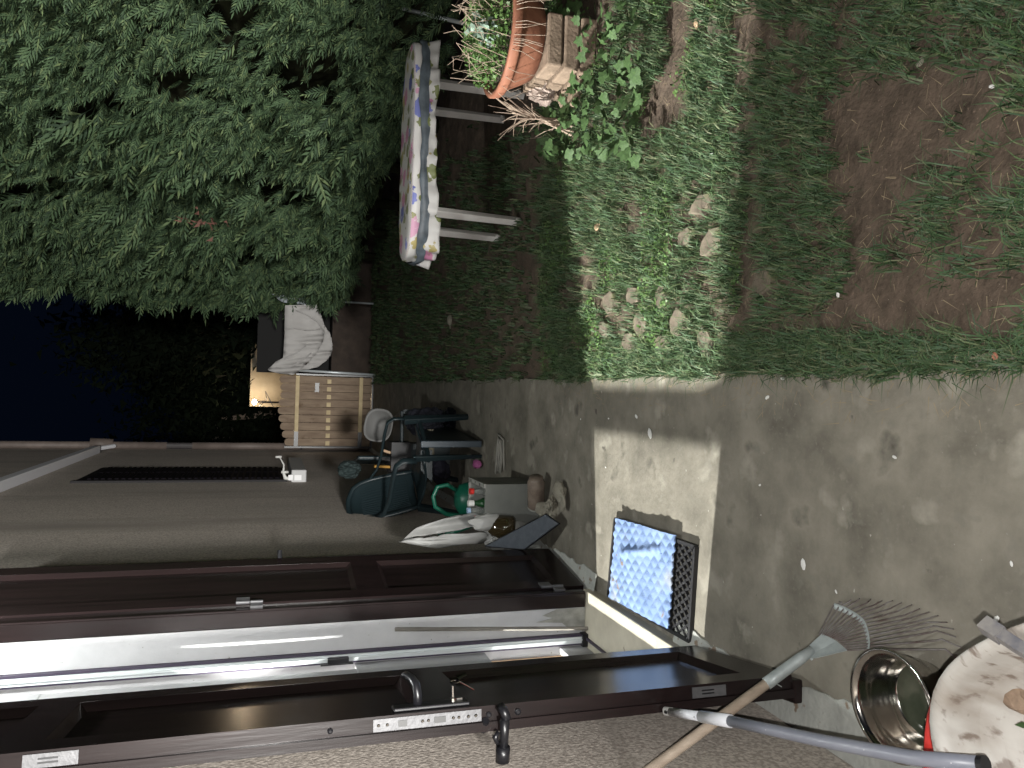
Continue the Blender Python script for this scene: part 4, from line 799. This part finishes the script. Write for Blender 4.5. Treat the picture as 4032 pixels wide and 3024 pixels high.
def leafcloud(name, m, parent, c, rad, n, s, seed, flat=.5, **k):
    rr = np.random.default_rng(seed); p = rr.normal(size=(n, 3)); p /= np.linalg.norm(p, axis=1)[:, None]; p *= (rr.random(n)**.45)[:, None]; p = p*np.array(rad) + np.array(c)
    a = rr.normal(size=(n, 3)); a[:, 2] *= flat; a /= np.linalg.norm(a, axis=1)[:, None]; b = np.cross(a, rr.normal(size=(n, 3))); b /= np.linalg.norm(b, axis=1)[:, None]; sz = s*(.6+.8*rr.random(n))[:, None]
    V = np.stack([p, p+a*sz*.5+b*sz*.38, p+a*sz, p+a*sz*.5-b*sz*.38], 1).reshape(-1, 3); T = (np.array([[0, 1, 2], [0, 2, 3]])[None] + (np.arange(n)*4)[:, None, None]).reshape(-1, 3)
    return tri_mesh(name, V, T, m, parent, **k)
bp_ = thing('bowl_plant', 'bushy green weeds growing in the terracotta bowl', 'plant', (1.86, 3.83, .45))
leafcloud('foliage', weedm, bp_, (.02, 0, .06), (.29, .27, .13), 5200, .020, 71, kind='stuff'); leafcloud('pale_leaf', pale_leaf, bp_, (-.05, -.13, .14), (.07, .06, .06), 60, .045, 72, kind='stuff')
mb = MB(); rr = random.Random(8)
for k in range(60):
    a_ = rr.uniform(0, 6.28); r_ = rr.uniform(.1, .28); p0 = Vector((math.cos(a_)*r_, math.sin(a_)*r_, .02)); mb.tube([p0, p0 + Vector((rr.uniform(-.05, .05), rr.uniform(-.06, .03), rr.uniform(.08, .2))), p0 + Vector((rr.uniform(-.10, .08), rr.uniform(-.1, .03), rr.uniform(.15, .26)))], .0016, 4)
for k in range(26):
    a_ = rr.uniform(2.9, 5.6); p0 = Vector((math.cos(a_)*.30, math.sin(a_)*.30, .02)); mb.tube([p0, p0 + Vector((math.cos(a_)*.04, math.sin(a_)*.05, -.05)), p0 + Vector((math.cos(a_)*.02+rr.uniform(-.05, .05), math.sin(a_)*.03, -.05-rr.uniform(.05, .16)))], .0016, 4)
mb.build('stem', twig_m, bp_, kind='stuff')
MB().box(.235, 3.2, 0, 0.01, 0, .01) 
o = crumple('cloth_bundle', mat('dusty_white_bundle', (.42, .34, .30), .8, 0, (.34, .27, .23), 30, 5, .4, 60), None, P(2150, 350, z=.13), (.10, .10, .12), 81, 4, .45); o['label'] = 'crumpled off-white plastic bundle beneath the bowl beside the bricks'; o['category'] = 'bundle'
tw = thing('twig_bundle', 'bundle of dry bare twigs leaning under the table edge', 'twigs')
for k in range(4):
    a_ = P(2290-k*14, 552-k*26, z=.015); b_ = P(1985+k*16, 400+k*22, z=.36); mb = MB(); m1 = (a_+b_)/2 + Vector((0, 0, .01*k)); mb.tube([a_, m1, b_], [.0085, .0065, .004], 6)
    for j in range(9):
        t_ = rr.uniform(.3, .95); s_ = a_.lerp(b_, t_); e = s_ + (b_-a_)*rr.uniform(.12, .28) + Vector((rr.uniform(-.12, .12), rr.uniform(-.08, .08), rr.uniform(-.05, .10)))
        mb.tube([s_, (s_+e)/2 + Vector((0, 0, .01)), e], [.003, .0022, .0014], 4)
    mb.build('twig', twig_m, tw)
mb = MB(); mb.tube([P(2185, 505, z=.10), P(2130, 540, z=.10), P(2068, 548, z=.12)], [.003, .0025, .0015], 4).tube([P(2065, 455, z=.25), P(2060, 490, z=.22), P(2036, 535, z=.2)], [.003, .002, .0015], 4); mb.build('twig', twig_m, tw)
# ivy: every large leaf its own piece
iv = thing('ivy_plant', 'broad-leaved ivy spreading round the brick stack and bowl', 'ivy')
Lv = [(0, 0, 0), (.30, -.10, .01), (.52, .12, .03), (.36, .30, .02), (.46, .52, .0), (.20, .60, .02), (0, 1, -.04), (-.20, .60, .02), (-.46, .52, 0), (-.36, .30, .02), (-.52, .12, .03), (-.30, -.10, .01), (0, .35, .05)]
leaf_me = bpy.data.meshes.new('ivy_leaf'); leaf_me.from_pydata(Lv, [], [[12, i, (i+1) % 12] for i in range(12)]); leaf_me.materials.append(ivym)
for k in range(250):
    for _ in range(20):
        px = rr.uniform(2120, 2520); py = rr.uniform(20, 640)
        if 2130 < px < 2300 and 90 < py < 290 and rr.random() < .86: continue
        if 2060 < px < 2200 and 280 < py < 430: continue
        if px > 2330 and rr.random() < .55: continue
        break
    zz = rr.uniform(.02, .16); p = P(px, py, z=zz)
    o = bpy.data.objects.new('leaf', leaf_me); o.location = p; s_ = rr.uniform(.035, .075); o.scale = (s_, s_, s_); o.rotation_euler = (rr.uniform(.2, 1.2), rr.uniform(-.5, .5), rr.uniform(-2.8, 2.8)); link(o, iv)
# ================================================================ GRASS, STONES
bare_and_shade_polys = [[(3250, 420), (3450, 320), (3700, 240), (3950, 270), (3960, 420), (3760, 470), (3690, 560), (3640, 780), (3480, 930), (3430, 1080), (3330, 960), (3330, 700)],
 [(3050, 1230), (3250, 1240), (3400, 1050), (3600, 1030), (3680, 1130), (4100, 1000), (4100, 1340), (3600, 1350), (3060, 1310)],
 [(2620, 0), (2740, 0), (2725, 200), (2700, 500), (2560, 570), (2530, 470), (2640, 200)], [(2900, 40), (3000, 60), (3000, 260), (2950, 420), (2880, 250)],
 [(2960, 480), (3020, 430), (3010, 800), (2970, 1300), (2930, 1480), (2860, 1470), (2900, 1200), (2950, 900)], [(3870, 480), (4100, 420), (4100, 620), (3920, 620)], [(3300, -50), (3420, -50), (3380, 130), (3320, 120)],  # first outline is a shadow strip, imitated by thinning the grass
 [(1560, -50), (2130, -50), (2110, 480), (1960, 560), (1640, 700), (1560, 850)]]
stones = [((2775, 800), .035, .11), ((2810, 955), .045, .12), ((3030, 1110), .05, .07), ((2405, 1190), .05, .11), ((2500, 1165), .05, .09), ((2620, 1165), .05, .07), ((2530, 1280), .055, .10), ((2680, 1265), .055, .09), ((2380, 1290), .04, .07), ((2475, 1345), .05, .08), ((2605, 1350), .06, .08), ((2775, 1340), .06, .07), ((2700, 930), .03, .08), ((2760, 85), .02, .03), ((2840, 120), .07, .05)]
SC = []
for (px, py), sx_, sy_ in stones:
    p = P(px, py, z=.012); SC.append((p.x, p.y, max(sx_, sy_)))
    bm = bmesh.new(); rr2 = random.Random(px); n = 7; pts = []
    for i in range(n):
        t = 2*math.pi*i/n + rr2.uniform(-.35, .35); pts.append(Vector((sx_*math.cos(t)*rr2.uniform(.7, 1.25), sy_*math.sin(t)*.8*rr2.uniform(.85, 1.15), 0)))
    rot_ = Matrix.Rotation(rr2.uniform(-.3, .3), 4, 'Z'); pts = [rot_ @ q for q in pts]
    mb = MB(); V = [q*1.06 + Vector((0, 0, -.03)) for q in pts] + [q + Vector((0, 0, .018)) for q in pts] + [q*.88 + Vector((0, 0, .026)) for q in pts]
    mb.add(V, [[i, (i+1) % n, n+(i+1) % n, n+i] for i in range(n)] + [[n+i, n+(i+1) % n, 2*n+(i+1) % n, 2*n+i] for i in range(n)] + [[2*n+i for i in range(n)]])
    o = mb.build('stepping_stone', stone_m, soil); o.location = (p.x, p.y, float(gh(p.x, p.y))+.001)
def density(x, y):
    px = proj(np.stack([x, y, gh(x, y)], 1)); d = .78 + .9*(vnoise(x, y, 3.1, 31)-.5) + .7*(vnoise(x, y, 8, 32)-.5)
    px = px + np.stack([40*(vnoise(x, y, 9, 33)-.5), 60*(vnoise(x, y, 9, 34)-.5)], 1)
    for q in bare_and_shade_polys: d = np.where(inside(q, px), d*.03, d)
    e = (px[:, 0] > 2850) & (px[:, 1] > 1330); d = np.where(e, np.maximum(d, .85), d)
    for a_, b_, r_ in SC: d = np.where((x-a_)**2*1.6 + (y-b_)**2 < (r_*.62)**2, 0, d)
    d = np.where((x > 1.66) & (y > 3.4) & (y < 4.1), 0, d)
    return d
def grass(n, ylo, yhi, xlo, xhi, blades, ln, wd, seed, name, label_):
    rr = np.random.default_rng(seed); y = ylo + (yhi-ylo)*rr.random(n); x = xlo + (xhi-xlo)*rr.random(n)
    keep = rr.random(n) < density(x, y); x, y = x[keep], y[keep]; n = len(x)
    x = np.repeat(x, blades) + rr.normal(size=n*blades)*.014; y = np.repeat(y, blades) + rr.normal(size=n*blades)*.014; ht = np.repeat(.7+.6*rr.random(n), blades); n *= blades
    x = np.maximum(x, .070+.075*(vnoise(x*0, y, 5, 61)-.5)+.04*(vnoise(x*0, y, 23, 62)-.5)+.05*rr.random(n)**2); z = np.where(x < .10, .0, gh(x, y)); a = rr.random(n)*6.283; tl = np.abs(rr.normal(size=n))*.55+.15; L = ln*ht*(.5+rr.random(n)); W = wd*(.7+.6*rr.random(n))
    dx, dy = np.cos(a), np.sin(a); base = np.stack([x, y, z], 1); out = np.stack([dx, dy, 0*dx], 1); up = np.array([0, 0, 1.]); side = np.stack([-dy, dx, 0*dx], 1)
    m_ = base + out*(L*tl*.35)[:, None] + up*(L*.6)[:, None]; tip = base + out*(L*tl*1.05)[:, None] + up*(L*np.clip(.95-.35*tl, .2, 1))[:, None]
    V = np.stack([base-side*W[:, None], base+side*W[:, None], m_-side*(W*.7)[:, None], m_+side*(W*.7)[:, None], tip], 1).reshape(-1, 3)
    T = (np.array([[0, 1, 3], [0, 3, 2], [2, 3, 4]])[None] + (np.arange(n)*5)[:, None, None]).reshape(-1, 3)
    return tri_mesh(name, V, T, grassm, None, kind='stuff', label=label_, category='grass')
grass(8600, 1.05, 4.3, .08, 2.6, 16, .056, .0021, 1, 'lawn_grass', 'patchy green grass on the near part of the lawn')
grass(5200, 4.2, 12.2, .08, 2.6, 7, .06, .0042, 2, 'far_lawn_grass', 'dark shaded grass on the far part of the lawn')
grass(900, 1.05, 4.0, .08, .20, 14, .050, .0020, 3, 'edge_grass', 'grass fringe along the pavement edge')
def weeds(n, seed, ylo=1.1, yhi=4.4, s=.009):
    rr = np.random.default_rng(seed); y = ylo+(yhi-ylo)*rr.random(n); x = .12+2.4*rr.random(n); keep = (vnoise(x, y, 4.5, 41) > .52) & (rr.random(n) < density(x, y)+.25) & ((vnoise(x, y, 4.5, 41) > .60) | (y > 2.6)); x, y = x[keep], y[keep]; n = len(x); z = gh(x, y)+.008+.03*rr.random(n)
    p = np.stack([x, y, z], 1); a = rr.normal(size=(n, 3)); a[:, 2] = np.abs(a[:, 2])*.5; a /= np.linalg.norm(a, axis=1)[:, None]; b = np.cross(a, np.array([0, 0, 1.])+rr.normal(size=(n, 3))*.3); b /= np.linalg.norm(b, axis=1)[:, None]; sz = s*(.6+.9*rr.random(n))[:, None]
    V = np.stack([p, p+a*sz*.5+b*sz*.5, p+a*sz, p+a*sz*.5-b*sz*.5], 1).reshape(-1, 3); T = (np.array([[0, 1, 2], [0, 2, 3]])[None] + (np.arange(n)*4)[:, None, None]).reshape(-1, 3)
    tri_mesh('low_weeds', V, T, weedm, None, kind='stuff', label='small-leaved low weeds among the grass', category='weeds')
weeds(60000, 5, 2.25, 4.3, .011)
def straw(n, seed):
    rr = np.random.default_rng(seed); y = 1.1+3*rr.random(n); x = np.where(rr.random(n) < .18, .10-.16*rr.random(n)**2, .08+1.9*rr.random(n)); z = np.maximum(gh(x, y), np.where(x < .11, .001, -1))+.003+.015*rr.random(n); a = rr.random(n)*6.28; L = .02+.05*rr.random(n)
    d = np.stack([np.cos(a), np.sin(a), .2*rr.normal(size=n)], 1)*L[:, None]; s = np.stack([-np.sin(a), np.cos(a), 0*a], 1)*.0011; p = np.stack([x, y, z], 1)
    V = np.stack([p-s, p+s, p+d], 1).reshape(-1, 3); tri_mesh('dry_straw', V, np.arange(n*3), mat('dry_straw', (.24, .19, .12), .8), None, kind='stuff', label='dry straw bits scattered on the soil', category='straw')
straw(2600, 6)
for (px, py, sx_, m_, lb, cat) in ((1770, 1275, .05, paper_m, 'small pale scrap lying on the dark far lawn', 'scrap'), (2350, 890, .022, tan_wood, 'dry brown leaf on the lit grass', 'dead leaf'), (2745, 92, .022, tan_wood, 'yellowed leaf at the garden edge', 'dead leaf'), (3915, 1405, .009, terra, 'small red petal at the pavement edge', 'petal'), (3905, 338, .006, white_pl, 'white pebble on the reddish soil', 'pebble'), (3622, 245, .012, paper_m, 'beige pebble above the reddish soil', 'pebble'), (2802, 608, .007, white_pl, 'white petal in the grass', 'petal'), (3297, 1160, .008, white_pl, 'white petal near the pavement', 'petal')):
    p = P(px, py, z=.03); o = crumple('scrap' if cat == 'scrap' else cat.replace(' ', '_'), m_, None, p, (sx_, sx_*.8, sx_*.4), px, 2, .5); o['label'] = lb; o['category'] = cat
bpy.context.view_layer.update()
